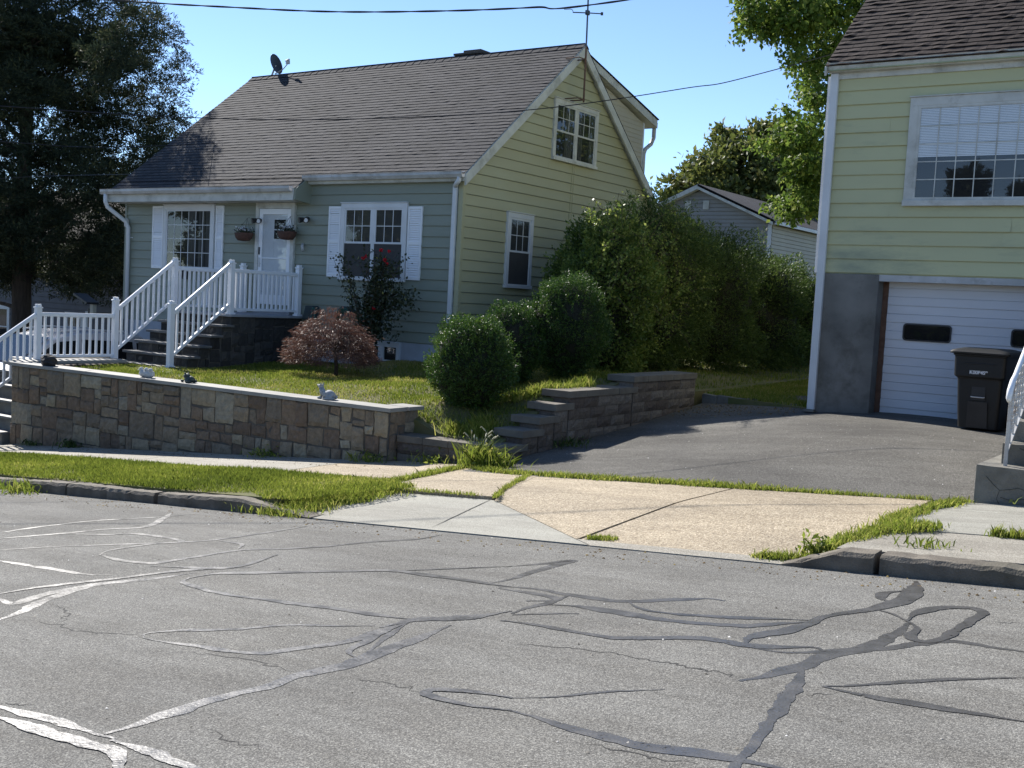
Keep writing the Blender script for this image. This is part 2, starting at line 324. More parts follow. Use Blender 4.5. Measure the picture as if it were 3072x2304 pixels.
def blades(P, h, w, lean=.45, rs=RS, dirn=None):
    """bent grass blades: a quad and a tip"""
    n = len(P); a = rs.rand(n)*2*math.pi; d = np.stack([np.cos(a), np.sin(a), np.zeros(n)], 1)
    h = np.asarray(h).reshape(-1, 1)*np.ones((n, 1)); w = np.asarray(w).reshape(-1, 1)*np.ones((n, 1))
    l = (rs.rand(n, 1)*lean+.1)*h; b = rs.rand(n)*2*math.pi; s = np.stack([np.cos(b), np.sin(b), np.zeros(n)], 1)*w*.5
    z = np.array([[0, 0, 1.0]])
    m = P+z*h*.55+d*l*.35; t = P+z*h*(1-.25*rs.rand(n, 1))+d*l
    V = np.stack([P-s, P+s, m+s*.8, t, m-s*.8], 1).reshape(-1, 3); Fq = np.arange(5*n).reshape(n, 5)
    return V, Fq

# ------------------------------------------------------------------ terrain functions (camera is the origin)
A0, B0 = -1.400, .0857
def S(X, Y=0): return A0+B0*min(max(X, -24.0), 8.0)                # sidewalk plane of the sloping street
def road_z(X, Y):
    c = .018*(7.45-Y) if Y > 2 else .018*5.45-.018*(2-Y)
    return S(X)-.12+max(c, -.1)
def apron_z(X, Y):
    t = min(max((9.3-Y)/1.85, 0), 1); return S(X)-.115*t
def drive_z(X, Y):
    t = min(max((X+8)/4.5, 0), 1)**1.8; zf = S(X)
    e0 = min(max((Y-10.5)/6.5, 0), 1.3); zl = zf+.49*e0**1.35; e = min(max((Y-10.5)/3.2, 0), 1); e = e*(2-e)*.75+e*.25
    zr = zf+(-1.36-S(min(X, -3.0)))*e if X < -3 else zf+(-1.36-zf)*e
    return (1-t)*zl+t*zr
LC = np.array([(-18, 11, -1.66), (-14, 11.2, -1.64), (-10.3, 11.4, -1.64), (-8.9, 11.5, -1.86), (-8.3, 11.8, -1.87), (-8.35, 12.2, -1.72), (-8.4, 12.7, -1.5), (-8.4, 13.2, -1.27), (-8.4, 14.5, -1.22), (-8.4, 15.2, -1.12), (-8.4, 17, -1.10),
 (-18.2, 13.2, -1.6), (-16, 13.2, -1.58), (-16, 16.4, -1.48), (-13, 16.4, -1.27), (-12, 16.4, -1.25), (-10, 16.4, -1.15), (-13.3, 14, -1.47), (-11, 13.5, -1.42), (-9.8, 12.6, -1.48), (-11, 20, -1.2), (-9.4, 20, -1.25), (-11, 30, -1.1), (-9.4, 30, -1.18), (-22, 16.4, -1.6), (-8.27, 17.6, -1.41), (-8.27, 18.5, -1.40), (-8.27, 20, -1.385), (-8.27, 22, -1.36), (-8.27, 24, -1.34), (-8.27, 26, -1.31), (-8.27, 30, -1.265), (-8.27, 36, -1.19)])
def lawn_z(X, Y):
    d2 = (LC[:, 0]-X)**2+(LC[:, 1]-Y)**2+.02; w = 1/d2**1.6; return float((w*LC[:, 2]).sum()/w.sum())
def ss(a, b, x): t = min(max((x-a)/(b-a), 0), 1); return t*t*(3-2*t)
def base_z(X, Y):
    a = S(X)-.5
    b = -3.4 if Y < 55 else -1.8
    z = min(a, b+(a-b)*(1-ss(9, 11, Y))) if Y < 55 else b
    if Y < -12: z = a
    return z-.02
def grid_obj(name, xs, ys, f, mat, off=0.0, parent=None, skirt=0.0, smooth=True):
    nx, ny = len(xs), len(ys); V = [(x, y, f(x, y)+off) for y in ys for x in xs]
    Fq = [(j*nx+i, j*nx+i+1, (j+1)*nx+i+1, (j+1)*nx+i) for j in range(ny-1) for i in range(nx-1)]
    if skirt:
        ring = [i for i in range(nx)]+[j*nx+nx-1 for j in range(1, ny)]+[(ny-1)*nx+i for i in range(nx-2, -1, -1)]+[j*nx for j in range(ny-2, 0, -1)]
        n0 = len(V); V += [(V[i][0], V[i][1], V[i][2]-skirt) for i in ring]; K = len(ring)
        Fq += [(ring[k], n0+k, n0+(k+1) % K, ring[(k+1) % K]) for k in range(K)]
    mb = MB(); mb.add(V, Fq); return mb.build(name, mat, parent, smooth=False)
def lin(a, b, n): return list(np.linspace(a, b, n))
def quad_patch(name, c, f, mat, off, n=14, skirt=.12, wob=0.0, parent=None):
    """slab with four XY corners draped on f"""
    c = [np.array(p[:2], float) for p in c]; V = []
    for j in range(n+1):
        for i in range(n+1):
            u, v = i/n, j/n; p = (c[0]*(1-u)+c[1]*u)*(1-v)+(c[3]*(1-u)+c[2]*u)*v
            V.append((p[0], p[1], f(p[0], p[1])+off))
    w = n+1; Fq = [(j*w+i, j*w+i+1, (j+1)*w+i+1, (j+1)*w+i) for j in range(n) for i in range(n)]
    ring = list(range(w))+[j*w+n for j in range(1, w)]+[n*w+i for i in range(n-1, -1, -1)]+[j*w for j in range(n-1, 0, -1)]
    n0 = len(V); V += [(V[i][0], V[i][1], V[i][2]-skirt) for i in ring]; K = len(ring)
    Fq += [(ring[k], n0+k, n0+(k+1) % K, ring[(k+1) % K]) for k in range(K)]
    mb = MB(); mb.add(V, Fq); o = mb.build(name, mat, parent); tag(o, kind='structure'); return o

# ------------------------------------------------------------------ ground, road, pavements
xs = [-400, -200, -120, -80, -60, -45, -35, -28]+lin(-24, 8, 33)+[12, 20, 30, 45, 80, 150, 300]
ys = [-300, -120, -60, -30, -15, -12, 0, 5, 7, 8, 9, 9.5, 10, 10.5, 11, 12, 14, 17, 20, 25, 30, 40, 55, 80, 140, 300, 600]
tag(grid_obj('ground', xs, ys, base_z, 'dirt'), kind='structure')
road = tag(grid_obj('road', [-90, -50]+lin(-30, 10, 41)+[20, 40], lin(-6, 7.44, 15), road_z, 'road'), kind='structure')
s7 = lambda x, y: (x/1.4401, 1536+y/1.4401)
s8 = lambda x, y: (1536+x/1.4401, 1536+y/1.4401)
def ribbon(mb, pts, w, f, off, step=.02, rag=.5):
    pts = [np.array(p[:2]) for p in pts]; 
    # Catmull-Rom through the points
    P = [2*pts[0]-pts[1]]+pts+[2*pts[-1]-pts[-2]]; C = []
    for i in range(1, len(P)-2):
        L = np.linalg.norm(P[i+1]-P[i]); k = max(2, int(L/step))
        for j in range(k):
            t = j/k; C.append(.5*((2*P[i])+(-P[i-1]+P[i+1])*t+(2*P[i-1]-5*P[i]+4*P[i+1]-P[i+2])*t*t+(-P[i-1]+3*P[i]-3*P[i+1]+P[i+2])*t**3))
    C.append(P[-2]); C = np.array(C); n = len(C); d = np.gradient(C, axis=0); d = unit(d); nn = np.stack([-d[:, 1], d[:, 0]], 1)
    t = np.arange(n)/(n-1); end = np.clip(np.minimum(t, 1-t)*n*step/.3, .25, 1)
    def rough_(a):
        o = np.zeros(n)
        for k_, am in ((3, .25), (9, .32), (27, .45)):
            q = RS.normal(size=n//k_+3); o += am*np.interp(np.arange(n)/k_+RS.rand(), np.arange(len(q)), q)
        return np.clip(1+a*1.2*o, .35, 1.8)
    ra, rb = rough_(rag), rough_(rag); slow = 1
    C = C+nn*(RS.uniform(-1, 1, (n, 1))*.003)
    L = C+nn*(w/2*ra*end*slow)[:, None]; R_ = C-nn*(w/2*rb*end*slow)[:, None]
    vs = []
    for a, b in zip(L, R_): vs += [(a[0], a[1], f(a[0], a[1])+off), (b[0], b[1], f(b[0], b[1])+off)]
    mb.add(vs, [(2*i, 2*i+1, 2*i+3, 2*i+2) for i in range(n-1)])
SEAL7 = [([(-60, 825), (0, 840), (150, 880), (300, 920), (420, 960), (500, 980)], 0.060), ([(-60, 872), (0, 890), (120, 920), (250, 965), (380, 1000), (480, 1020), (520, 1060), (515, 1106), (510, 1180)], 0.060),
 ([(480, 985), (600, 1020), (720, 1060), (840, 1106), (950, 1150)], 0.064), ([(450, 960), (560, 930), (700, 880), (850, 835), (1000, 790), (1150, 750), (1300, 700), (1450, 670), (1560, 640), (1700, 590), (1830, 540), (1950, 490)], 0.093),
 ([(1560, 640), (1640, 560), (1760, 480)], 0.043),
 ([(620, 545), (640, 525), (800, 512), (1000, 508), (1250, 490), (1450, 493), (1620, 492)], 0.043), ([(620, 545), (700, 562), (850, 580), (1000, 605), (1150, 610), (1300, 590), (1500, 560), (1640, 510), (1760, 480)], 0.060),
 ([(1560, 640), (1500, 605), (1560, 570), (1650, 520), (1760, 480)], 0.060), ([(1640, 500), (1800, 465), (1950, 460), (2100, 445), (2212, 430)], 0.119),
 ([(820, 285), (790, 305), (850, 325), (1000, 360), (1150, 380), (1300, 400), (1500, 425), (1650, 450), (1780, 465)], 0.060), ([(820, 285), (950, 265), (1200, 262), (1500, 255), (1700, 255), (1900, 280), (2100, 310), (2212, 325)], 0.068),
 ([(-60, 360), (0, 355), (150, 330), (350, 305), (500, 290), (700, 265), (900, 245), (1080, 240)], 0.068), ([(-40, 480), (0, 465), (100, 430), (200, 385), (350, 330), (450, 310), (650, 290), (850, 262)], 0.085),
 ([(-30, 370), (0, 375), (60, 395), (130, 375), (250, 345), (400, 310)], 0.068), ([(-30, 208), (0, 212), (120, 230), (280, 255), (400, 272), (480, 273)], 0.051),
 ([(-30, 92), (0, 90), (200, 62), (420, 38), (650, 25), (830, 10)], 0.060), ([(-30, 117), (0, 115), (250, 95), (450, 75), (620, 65), (700, 30), (740, 5)], 0.068),
 ([(-30, 167), (0, 165), (250, 150), (560, 140), (800, 130), (950, 118), (1150, 90), (1330, 62)], 0.051), ([(430, 185), (480, 165), (650, 140), (780, 125), (600, 95), (450, 98), (250, 95)], 0.051),
 ([(430, 185), (520, 210), (650, 222), (750, 210), (900, 185), (1040, 165), (1200, 160), (1400, 150), (1600, 130), (1800, 118), (1900, 100)], 0.060),
 ([(950, 125), (1040, 140), (1030, 160)], 0.076), ([(650, 235), (800, 240), (1000, 240), (1200, 185)], 0.043), ([(1700, 255), (1900, 248), (2212, 235)], 0.043),
 ([(2212, 805), (2050, 780), (1900, 770), (1850, 778), (1845, 790), (1900, 810), (2050, 840), (2212, 860)], 0.060)]
SEAL8 = [([(-30, 238), (0, 235), (120, 225), (260, 210), (150, 240), (0, 290), (-110, 310)], 0.066), ([(-60, 325), (0, 325), (120, 335), (250, 360), (480, 388), (700, 380), (850, 375), (920, 385)], 0.066),
 ([(-60, 330), (0, 340), (100, 355), (200, 380), (60, 385)], 0.066), ([(0, 440), (60, 415), (150, 395), (250, 360)], 0.082), ([(0, 445), (150, 440), (290, 440)], 0.057),
 ([(150, 400), (300, 410), (500, 440), (650, 465), (800, 480), (1000, 490), (1200, 480), (1290, 475)], 0.074), ([(500, 388), (560, 420), (700, 440), (900, 452), (1100, 460), (1280, 468)], 0.057),
 ([(-50, 470), (0, 475), (150, 495), (400, 540), (600, 545), (800, 545), (920, 560), (1000, 575), (1150, 585), (1300, 585), (1350, 605)], 0.066),
 ([(1000, 580), (1040, 545), (1150, 520), (1280, 480), (1340, 455), (1500, 430), (1640, 400), (1710, 370), (1740, 320), (1745, 300)], 0.102),
 ([(1640, 395), (1590, 370), (1610, 350), (1720, 340)], 0.082), ([(1560, 420), (1640, 440), (1700, 470)], 0.074),
 ([(1700, 470), (1740, 500), (1720, 540), (1760, 560), (1830, 558), (1900, 520), (1960, 480), (2040, 440), (1980, 415), (1850, 415), (1750, 440), (1710, 470)], 0.075),
 ([(1710, 480), (1640, 540), (1530, 590), (1380, 610), (1270, 660), (1100, 710), (980, 730)], 0.095), ([(1180, 610), (1400, 600), (1600, 590), (1760, 570), (1900, 560), (2100, 590), (2260, 610)], 0.066),
 ([(1000, 580), (1150, 605), (1350, 612)], 0.041),
 ([(1250, 660), (1240, 720), (1180, 830), (1100, 930), (1040, 1000), (1000, 1050), (960, 1106), (930, 1180)], 0.082), ([(-10, 858), (150, 900), (400, 970), (600, 1015), (800, 1040), (980, 1070), (1150, 1106), (1300, 1140)], 0.061),
 ([(0, 805), (200, 800), (400, 780), (660, 768)], 0.041), ([(1340, 755), (1500, 750), (1800, 730), (2260, 715)], 0.049), ([(1340, 755), (1500, 790), (1800, 840), (2260, 915)], 0.049)]
k = 0
for SL, tr in ((SEAL7, s7), (SEAL8, s8)):
    for pts, w in SL:
        mb = MB(); ribbon(mb, [hit(tr(*p), road_z) for p in pts], w, road_z, .0016+.0002*(k % 12)); k += 1
        tag(mb.build('crack_sealant_strip', 'seal', road), kind='structure')
mb = MB()
for tr, pts in ((s8, [(0, 568), (150, 580), (400, 605), (560, 635), (700, 655), (850, 685), (1000, 715)]), (s7, [(160, 470), (320, 515), (600, 530)]), (s7, [(780, 605), (1090, 640), (1270, 690)]), (s7, [(900, 940), (1000, 990), (1170, 1030)]),
 (s7, [(1500, 720), (1650, 735), (1850, 780)]), (s7, [(230, 400), (300, 440), (250, 480)]), (s8, [(1270, 790), (1400, 780)]), (s8, [(2080, 475), (2212, 485)]), (s8, [(350, 1010), (500, 1040), (800, 1090)]), (s7, [(0, 830), (150, 830)])):
    P = [hit(tr(*p), road_z) for p in pts]
    # crinkle
    Q = []
    for a, b in zip(P[:-1], P[1:]):
        for j in range(8): Q.append(a+(b-a)*j/8+np.array([*RS.normal(0, .012, 2), 0]))
    Q.append(P[-1]); ribbon(mb, Q, .009, road_z, .0012, .03, .5)
tag(mb.build('fine_crack', 'crack', road), kind='structure')

# pavements
P1 = lambda *px: hit(px, apron_z)
SWY0, SWY1 = 9.45, 10.82
for x0, x1 in ((-60, -30), (-29.99, -20.6), (-20.59, -18.1), (-18.09, -15.1), (-15.09, -12.2), (-12.19, -10.05)):
    quad_patch('sidewalk', [(x0, SWY0), (x1, SWY0), (x1, SWY1+(.45 if x1 > -17 else 0)), (x0, SWY1+(.25 if x1 > -17 else 0))], lambda X, Y: S(X), 'conc', 0.0)
quad_patch('sidewalk', [(-10.03, 9.3), (-8.05, 8.9), (-8.2, 11.2), (-10.03, 11.3)], lambda X, Y: S(X), 'conc_pink', 0.0)
quad_patch('sidewalk', [(-8.0, 8.85), (-6.25, 8.82), (-7.0, 10.95), (-8.15, 11.2)], lambda X, Y: S(X), 'conc_pink', .002)
gslab = quad_patch('driveway_apron', [(-8.35, 7.47), (-4.345, 7.47), (-6.21, 8.795), (-8.3, 8.84)], apron_z, 'conc_grey', 0.0)
quad_patch('driveway_apron', [(-4.50, 7.62), (-2.5, 7.62), (-2.5, 10.46), (-4.42, 10.46)], apron_z, 'conc_pink', 0.0)
quad_patch('driveway_apron', [(-4.53, 7.62), (-4.51, 7.62), (-4.43, 10.46), (-4.44, 10.46)], apron_z, 'crack', -.012, n=6)
quad_patch('driveway_apron', [(-4.54, 7.62), (-4.445, 10.46), (-6.95, 10.6), (-6.2, 8.8)], apron_z, 'conc_pink', 0.0)
quad_patch('driveway_apron', [(-4.31, 7.45), (-2.5, 7.45), (-2.5, 7.61), (-4.53, 7.61)], apron_z, 'conc', .003, n=8)
quad_patch('sidewalk', [(-2.46, 8.68), (1.0, 8.68), (1.0, 10.42), (-2.46, 10.42)], lambda X, Y: S(X), 'conc_grey', .004)
quad_patch('sidewalk', [(1.01, 8.68), (8, 8.68), (8, 10.42), (1.01, 10.42)], lambda X, Y: S(X), 'conc_grey', .003)
quad_patch('paved_verge', [(-2.44, 7.66), (8, 7.66), (8, 8.66), (-2.44, 8.66)], lambda X, Y: S(X), 'conc', 0.0)
mb = MB(); ribbon(mb, [hit((1295, 1583), apron_z), hit((1487, 1492), apron_z)], .012, apron_z, .004, .05, .2); tag(mb.build('slab_joint', 'crack', gslab), kind='structure')
drv = tag(grid_obj('driveway', lin(-7.98, -2.08, 24), lin(10.5, 16.44, 20)+lin(16.7, 18.2, 5), drive_z, 'drive', skirt=.3), kind='structure')
tag(grid_obj('neighbour_driveway', lin(-40, -18.6, 12), lin(10.9, 30, 10), lambda X, Y: -2.86, 'drive'), kind='structure')

# kerbs
def kerb(x0, x1, taper0, taper1, seed):
    rs = np.random.RandomState(seed); mb = MB(); xs_ = [x0]; 
    while xs_[-1] < x1-.05: xs_.append(min(x1, xs_[-1]+.07))
    V = []; 
    for i, x in enumerate(xs_):
        h = 1.0
        if taper0: h = min(1, .12+(x-x0)/taper0)
        if taper1: h = min(h, .12+(x1-x)/taper1)
        j = rs.normal(0, .005); zt = S(x)-.12+.122*h+.010*math.sin(x*2.1)*h+rs.normal(0, .003); zb = S(x)-.5
        yf = 7.44+.006*math.sin(x*3)+j
        V += [(x, yf, zb), (x, yf+.006, zt-.03*h+j), (x, yf+.028, zt), (x, 7.63, zt+.004), (x, 7.64, zb)]
    n = len(xs_); Fq = [(i*5+k, (i+1)*5+k, (i+1)*5+k+1, i*5+k+1) for i in range(n-1) for k in range(4)]
    Fq += [(0, 1, 2, 3, 4), tuple((n-1)*5+k for k in (4, 3, 2, 1, 0))]
    mb.add(V, Fq); return tag(mb.build('kerb', 'kerb'), kind='structure')
kx = [-45, -36, -30, -26, -22, -19, -16, -13.2, -11.2, -9.6]
for a, b in zip(kx[:-1], kx[1:]): kerb(a, b-.012, 0, 0, int(a*-3))
kerb(-9.6, -7.35, 0, 1.2, 5); kerb(-2.75, -2.12, .45, 0, 6); kerb(-2.08, 1.4, 0, 0, 7); kerb(1.42, 9, 0, 0, 8)

# lawns
vf = lambda X, Y: S(X)+.02+.03*math.sin((Y-7.6)/1.9*math.pi)
tag(grid_obj('verge_soil', lin(-45, -8.0, 80), lin(7.6, 9.5, 8), vf, 'lawnbed', skirt=.3), kind='structure')
tag(grid_obj('front_lawn_soil', lin(-18.2, -9.72, 50), lin(11.3, 16.5, 34), lawn_z, 'lawnbed', skirt=1.2), kind='structure')
tag(grid_obj('front_lawn_soil', lin(-9.7199, -8.27, 12), lin(11.66, 16.5, 30), lawn_z, 'lawnbed', skirt=1.2), kind='structure')
tag(grid_obj('side_yard_soil', lin(-12.6, -8.27, 12), lin(16.52, 36, 20), lawn_z, 'lawnbed', skirt=1.2), kind='structure')
def sidelawn_z(X, Y): return -1.42+.012*(Y-17)
tag(grid_obj('side_lawn_soil', lin(-8.26, -5.4, 10), lin(18.2, 42, 20), sidelawn_z, 'lawnbed', skirt=.6), kind='structure')
tag(grid_obj('back_yard_soil', lin(-40, 30, 30), lin(42.1, 70, 8), lambda X, Y: -1.2+.02*(Y-42), 'lawnbed', skirt=1.6), kind='structure')

def in_poly(P, poly):
    x, y = P[:, 0], P[:, 1]; c = np.zeros(len(P), bool); j = len(poly)-1
    for i in range(len(poly)):
        xi, yi = poly[i]; xj, yj = poly[j]
        cond = ((yi > y) != (yj > y)) & (x < (xj-xi)*(y-yi)/(yj-yi+1e-12)+xi); c ^= cond; j = i
    return c
def clumpy(P, f1=.9, seed=0):
    r = np.random.RandomState(seed); v = np.zeros(len(P))
    for k in range(5):
        a = r.rand()*6.28; fr = f1*(1.7**k); v += np.sin((P[:, 0]*math.cos(a)+P[:, 1]*math.sin(a))*fr*2+r.rand()*6)/(1.35**k)
    return v/2.6
def grass(name, poly, n, f, h, w, mat, label=None, seed=1, brown=.0, lean=.5, hvar=.35, avoid=None, kind='stuff', off=0.0):
    r = np.random.RandomState(seed); po = np.array(poly); lo, hi = po.min(0), po.max(0)
    P = lo+r.rand(int(n*1.0), 2)*(hi-lo); P = P[in_poly(P, poly)]
    if avoid is not None: P = P[~avoid(P)]
    c = clumpy(P, .8, seed); c3 = clumpy(P, 2.6, seed+9); P, c = P[r.rand(len(P)) < .72+.5*c3-.1*c], c[:0]
    c = clumpy(P, .8, seed); z = np.array([f(x, y) for x, y in P])
    P3 = np.c_[P, z+off-.004]; H = h*(1+hvar*c*.6+hvar*r.normal(size=len(P))*.5); H = np.clip(H, h*.35, h*2.2)
    V, Fq = blades(P3, H, w, lean, r); t = np.clip(.36+.22*c*-1+brown*clumpy(P, .35, seed+3)+r.normal(size=len(P))*.2, 0, 1)
    o = mesh_np(name, V, Fq, t, mat); 
    return tag(o, label, 'grass' if label else None, kind=kind)
grass('verge_grass', [(-19, 7.6), (-9, 7.6), (-8.5, 7.75), (-8.1, 7.55), (-7.75, 7.6), (-7.4, 8.2), (-7.2, 8.75), (-7.9, 9.15), (-8.6, 9.3), (-10, 9.35), (-19, 9.5)], 150000, vf, .040, .008, 'grass', 'green grass strip between the kerb and the pavement below the stone wall', 2, brown=.36, hvar=.8)
grass('front_lawn', [(-18.2, 11.2), (-8.35, 11.8), (-8.4, 13.1), (-8.4, 15.0), (-9, 16.4), (-16.4, 16.4), (-16.4, 13.4), (-18.2, 13.2)], 105000, lawn_z, .05, .010, 'lawn', 'sunny patchy lawn between the low stone wall and the blue-green house', 3, brown=.45)
grass('side_lawn', [(-8.0, 17.4), (-5.85, 16.72), (-5.85, 38), (-8.3, 38)], 90000, sidelawn_z, .07, .016, 'lawn', 'shaded lawn between the long hedge and the yellow house', 4, brown=.1)
grass('side_yard_grass', [(-12.4, 16.4), (-8.35, 15), (-8.3, 17.2), (-8.5, 30), (-12, 30)], 14000, lawn_z, .07, .014, 'lawn', 'rough grass at the foot of the long hedge', 5, brown=.2)

# ================================================================== frames: u along the wall, z up, w out of the wall
HY = 16.43            # front wall plane of both houses
front = lambda u, z, w: (u, HY-w, z)
GX = -12.66
gable = lambda u, z, w: (GX+w, u, z)      # wall facing +X, u = Y
def siding(name, fr, z_bot, lines, extent, mat, parent, w_out=.024, joints=True, seed=3):
    """lapped boards; lines = z of every board's lower edge from the top down; extent(z) -> u range"""
    mb = MB(); rs = np.random.RandomState(seed)
    for zt, zb in zip(lines[:-1], lines[1:]):
        e0, e1 = extent(zb), extent(zt)
        if e0 is None: continue
        if e1 is None: m = (e0[0]+e0[1])/2; e1 = (m, m+.01)
        L = e0[1]-e0[0]; cuts = [0.0]
        if joints:
            c = rs.uniform(.8, 3.6)
            while c < L-.6: cuts.append(c/L); c += 3.66
        cuts.append(1.0)
        for a, b in zip(cuts[:-1], cuts[1:]):
            g = .0009/L; j = rs.normal(0, .0022)
            q = lambda e, t: e[0]+(e[1]-e[0])*t
            a2, b2 = a+(g if a > 0 else 0), b-(g if b < 1 else 0)
            u = [q(e0, a2), q(e0, b2), q(e1, b2), q(e1, a2)]
            gz = min(.014, (zt-zb)*.09)
            mb.add([fr(u[0], zb+gz, w_out+j), fr(u[1], zb+gz, w_out+j), fr(u[2], zt, .003), fr(u[3], zt, .003), fr(u[0], zb+gz, -.002), fr(u[1], zb+gz, -.002)],
                   [(0, 1, 2, 3), (4, 5, 1, 0)])
    return mb.build(name, mat, parent)
def window(parent, fr, u0, u1, z0, z1, mulls=(), sash=True, grid=(3, 2), trim=.09, sill=True, back='dark', blind=None, curtains=False, full_grid=False, fmat='white', depth=.058, screens=False):
    w = thing_part('window', parent)
    mb = MB(); mb.fbox(fr, u0, u1, z1-trim, z1, 0, depth); mb.fbox(fr, u0, u0+trim, z0+trim*.7, z1-trim, 0, depth); mb.fbox(fr, u1-trim, u1, z0+trim*.7, z1-trim, 0, depth)
    mb.fbox(fr, u0-.01, u1+.01, z1+.001, z1+.018, 0, depth+.02)
    mb.build('casing', fmat, w, bevel=.004)
    s = MB(); s.fbox(fr, u0-.005, u1+.005, z0, z0+trim*.68, 0, depth+.03); s.build('sill', fmat, w, bevel=.004)
    edges = [u0+trim]+list(mulls)+[u1-trim]; mw = .075
    if mulls:
        m = MB()
        for c in mulls: m.fbox(fr, c-mw/2, c+mw/2, z0+trim*.7, z1-trim, 0, depth-.008)
        m.build('mullion', fmat, w, bevel=.003)
    bk = MB(); bk.fbox(fr, u0+trim, u1-trim, z0+trim*.7, z1-trim, .0255, .0275); bk.build('dark_backing', back, w)  # flat dark sheet behind the panes, standing in for an unlit room
    for i in range(len(edges)-1):
        a = edges[i]+(mw/2 if i else 0); b = edges[i+1]-(mw/2 if i < len(edges)-2 else 0)
        lo, hi = z0+trim*.7, z1-trim; zm = (lo+hi)/2; st = .038
        parts = [(zm-.02, hi), (lo, zm+.02)] if sash else [(lo, hi)]
        for k, (p, q_) in enumerate(parts):
            f = MB(); d0, d1 = (.028, .048) if k == 0 else (.028, .042)
            f.fbox(fr, a, b, q_-st, q_, d0, d1); f.fbox(fr, a, b, p, p+st, d0, d1); f.fbox(fr, a, a+st, p+st, q_-st, d0, d1); f.fbox(fr, b-st, b, p+st, q_-st, d0, d1)
            so_ = f.build('sash', fmat, w, bevel=.002)
            g = MB(); g.add([fr(a+st, p+st, .0371), fr(b-st, p+st, .0371), fr(b-st, q_-st, .0371), fr(a+st, q_-st, .0371)], [(0, 1, 2, 3)]); g.build('pane', 'glass_clear', so_)
            if screens and k == 1:
                g = MB(); g.fbox(fr, a+.01, b-.01, p+.01, q_-.02, .0422, .0426); g.build('insect_screen', 'screen', w)
            if grid and (k == 0 or full_grid):
                mu = MB(); nx, nz = grid; A, B = a+st, b-st; C, D = p+st, q_-st
                for x in range(1, nx): c = A+(B-A)*x/nx; mu.fbox(fr, c-.007, c+.007, C, D, .0376, .042)
                for y in range(1, nz): c = C+(D-C)*y/nz; mu.fbox(fr, A, B, c-.007, c+.007, .0377, .0415)
                mu.build('muntin', fmat, so_)
    if blind:
        zb0, bu0, bu1 = blind; bl = MB(); z = zb0
        while z < z1-trim-.02: bl.fbox(fr, bu0, bu1, z, z+.018, .028, .0325); z += .0225
        bl.build('blind', 'blind', w)
    if curtains:
        for (c0, c1) in curtains:
            cu = MB(); u = c0; k = 0
            while u < c1: cu.fbox(fr, u, u+.035, z0+trim, z1-trim, .0277, .031+.002*(k % 2)); u += .04; k += 1
            cu.build('curtain', 'curtain', w)
    return w
def thing_part(name, parent):
    o = bpy.data.objects.new(name, None); o.empty_display_size = .1; COL.objects.link(o); o.parent = parent; o.location = -Vector(parent.location); return o
def shutter(parent, fr, u0, u1, z0, z1):
    mb = MB(); f = .035; zm = z0+(z1-z0)*.5
    mb.fbox(fr, u0, u0+f, z0, z1, .012, .042); mb.fbox(fr, u1-f, u1, z0, z1, .012, .042)
    for a, b in ((z0, z0+.06), (z1-.05, z1), (zm-.03, zm+.03)): mb.fbox(fr, u0+f, u1-f, a, b, .012, .04)
    mb.fbox(fr, u0+f, u1-f, z0+.03, z1-.03, .0121, .017)
    for a, b in ((z0+.06, zm-.03), (zm+.03, z1-.05)):
        n = int((b-a)/.043)
        for i in range(n):
            z = a+(b-a)*i/n; h = (b-a)/n
            mb.add([fr(u0+f, z, .038), fr(u1-f, z, .038), fr(u1-f, z+h*.95, .022), fr(u0+f, z+h*.95, .022), fr(u0+f, z, .018), fr(u1-f, z, .018)], [(0, 1, 2, 3), (4, 5, 1, 0)])
    return mb.build('shutter', 'vinyl', parent)
def shingles(name, mat, X0, X1, Y0, z0, slope, length, parent, exp=.125, flip=1, seed=1, curl=.004, x0f=None):
    """courses of tilted strips, each standing a few mm over the next; Y grows up the slope when flip=1"""
    rs = np.random.RandomState(seed); ca = 1/math.sqrt(1+slope*slope); sa = slope*ca; V = []; Fq = []; UV = []
    nrow = int(length/exp)+1; seg = .10
    for r in range(nrow):
        d0 = r*exp; d1 = min(length, d0+exp+.01)
        if d0 >= length: break
        xa = X0 if x0f is None else x0f(d0); n = max(2, int((X1-xa)/seg)); base = len(V); wob = rs.normal(0, .0035, n+1)
        th = .008+np.abs(rs.normal(0, curl, n+1))
        for i in range(n+1):
            x = xa+(X1-xa)*i/n; dd = d0+wob[i]*(1 if 0 < r else 0)
            for (d, h) in ((dd, th[i]), (d1, .001), (dd+.002, -.003)):
                y = Y0+flip*(d*ca-h*sa); z = z0+d*sa+h*ca; V.append((x, y, z)); UV.append((x-X0+5+.0, r*exp+.002+(exp-.004)*(0 if d == dd else (.98 if d == d1 else 0))))
        for i in range(n):
            a = base+i*3; b = a+3
            f1 = (a, b, b+1, a+1); f2 = (a+2, b+2, b, a)
            if flip < 0: f1 = f1[::-1]; f2 = f2[::-1]
            Fq += [f1, f2]
    mb = MB(); mb.add(V, Fq); return mb.build(name, mat, parent, uvs=UV)

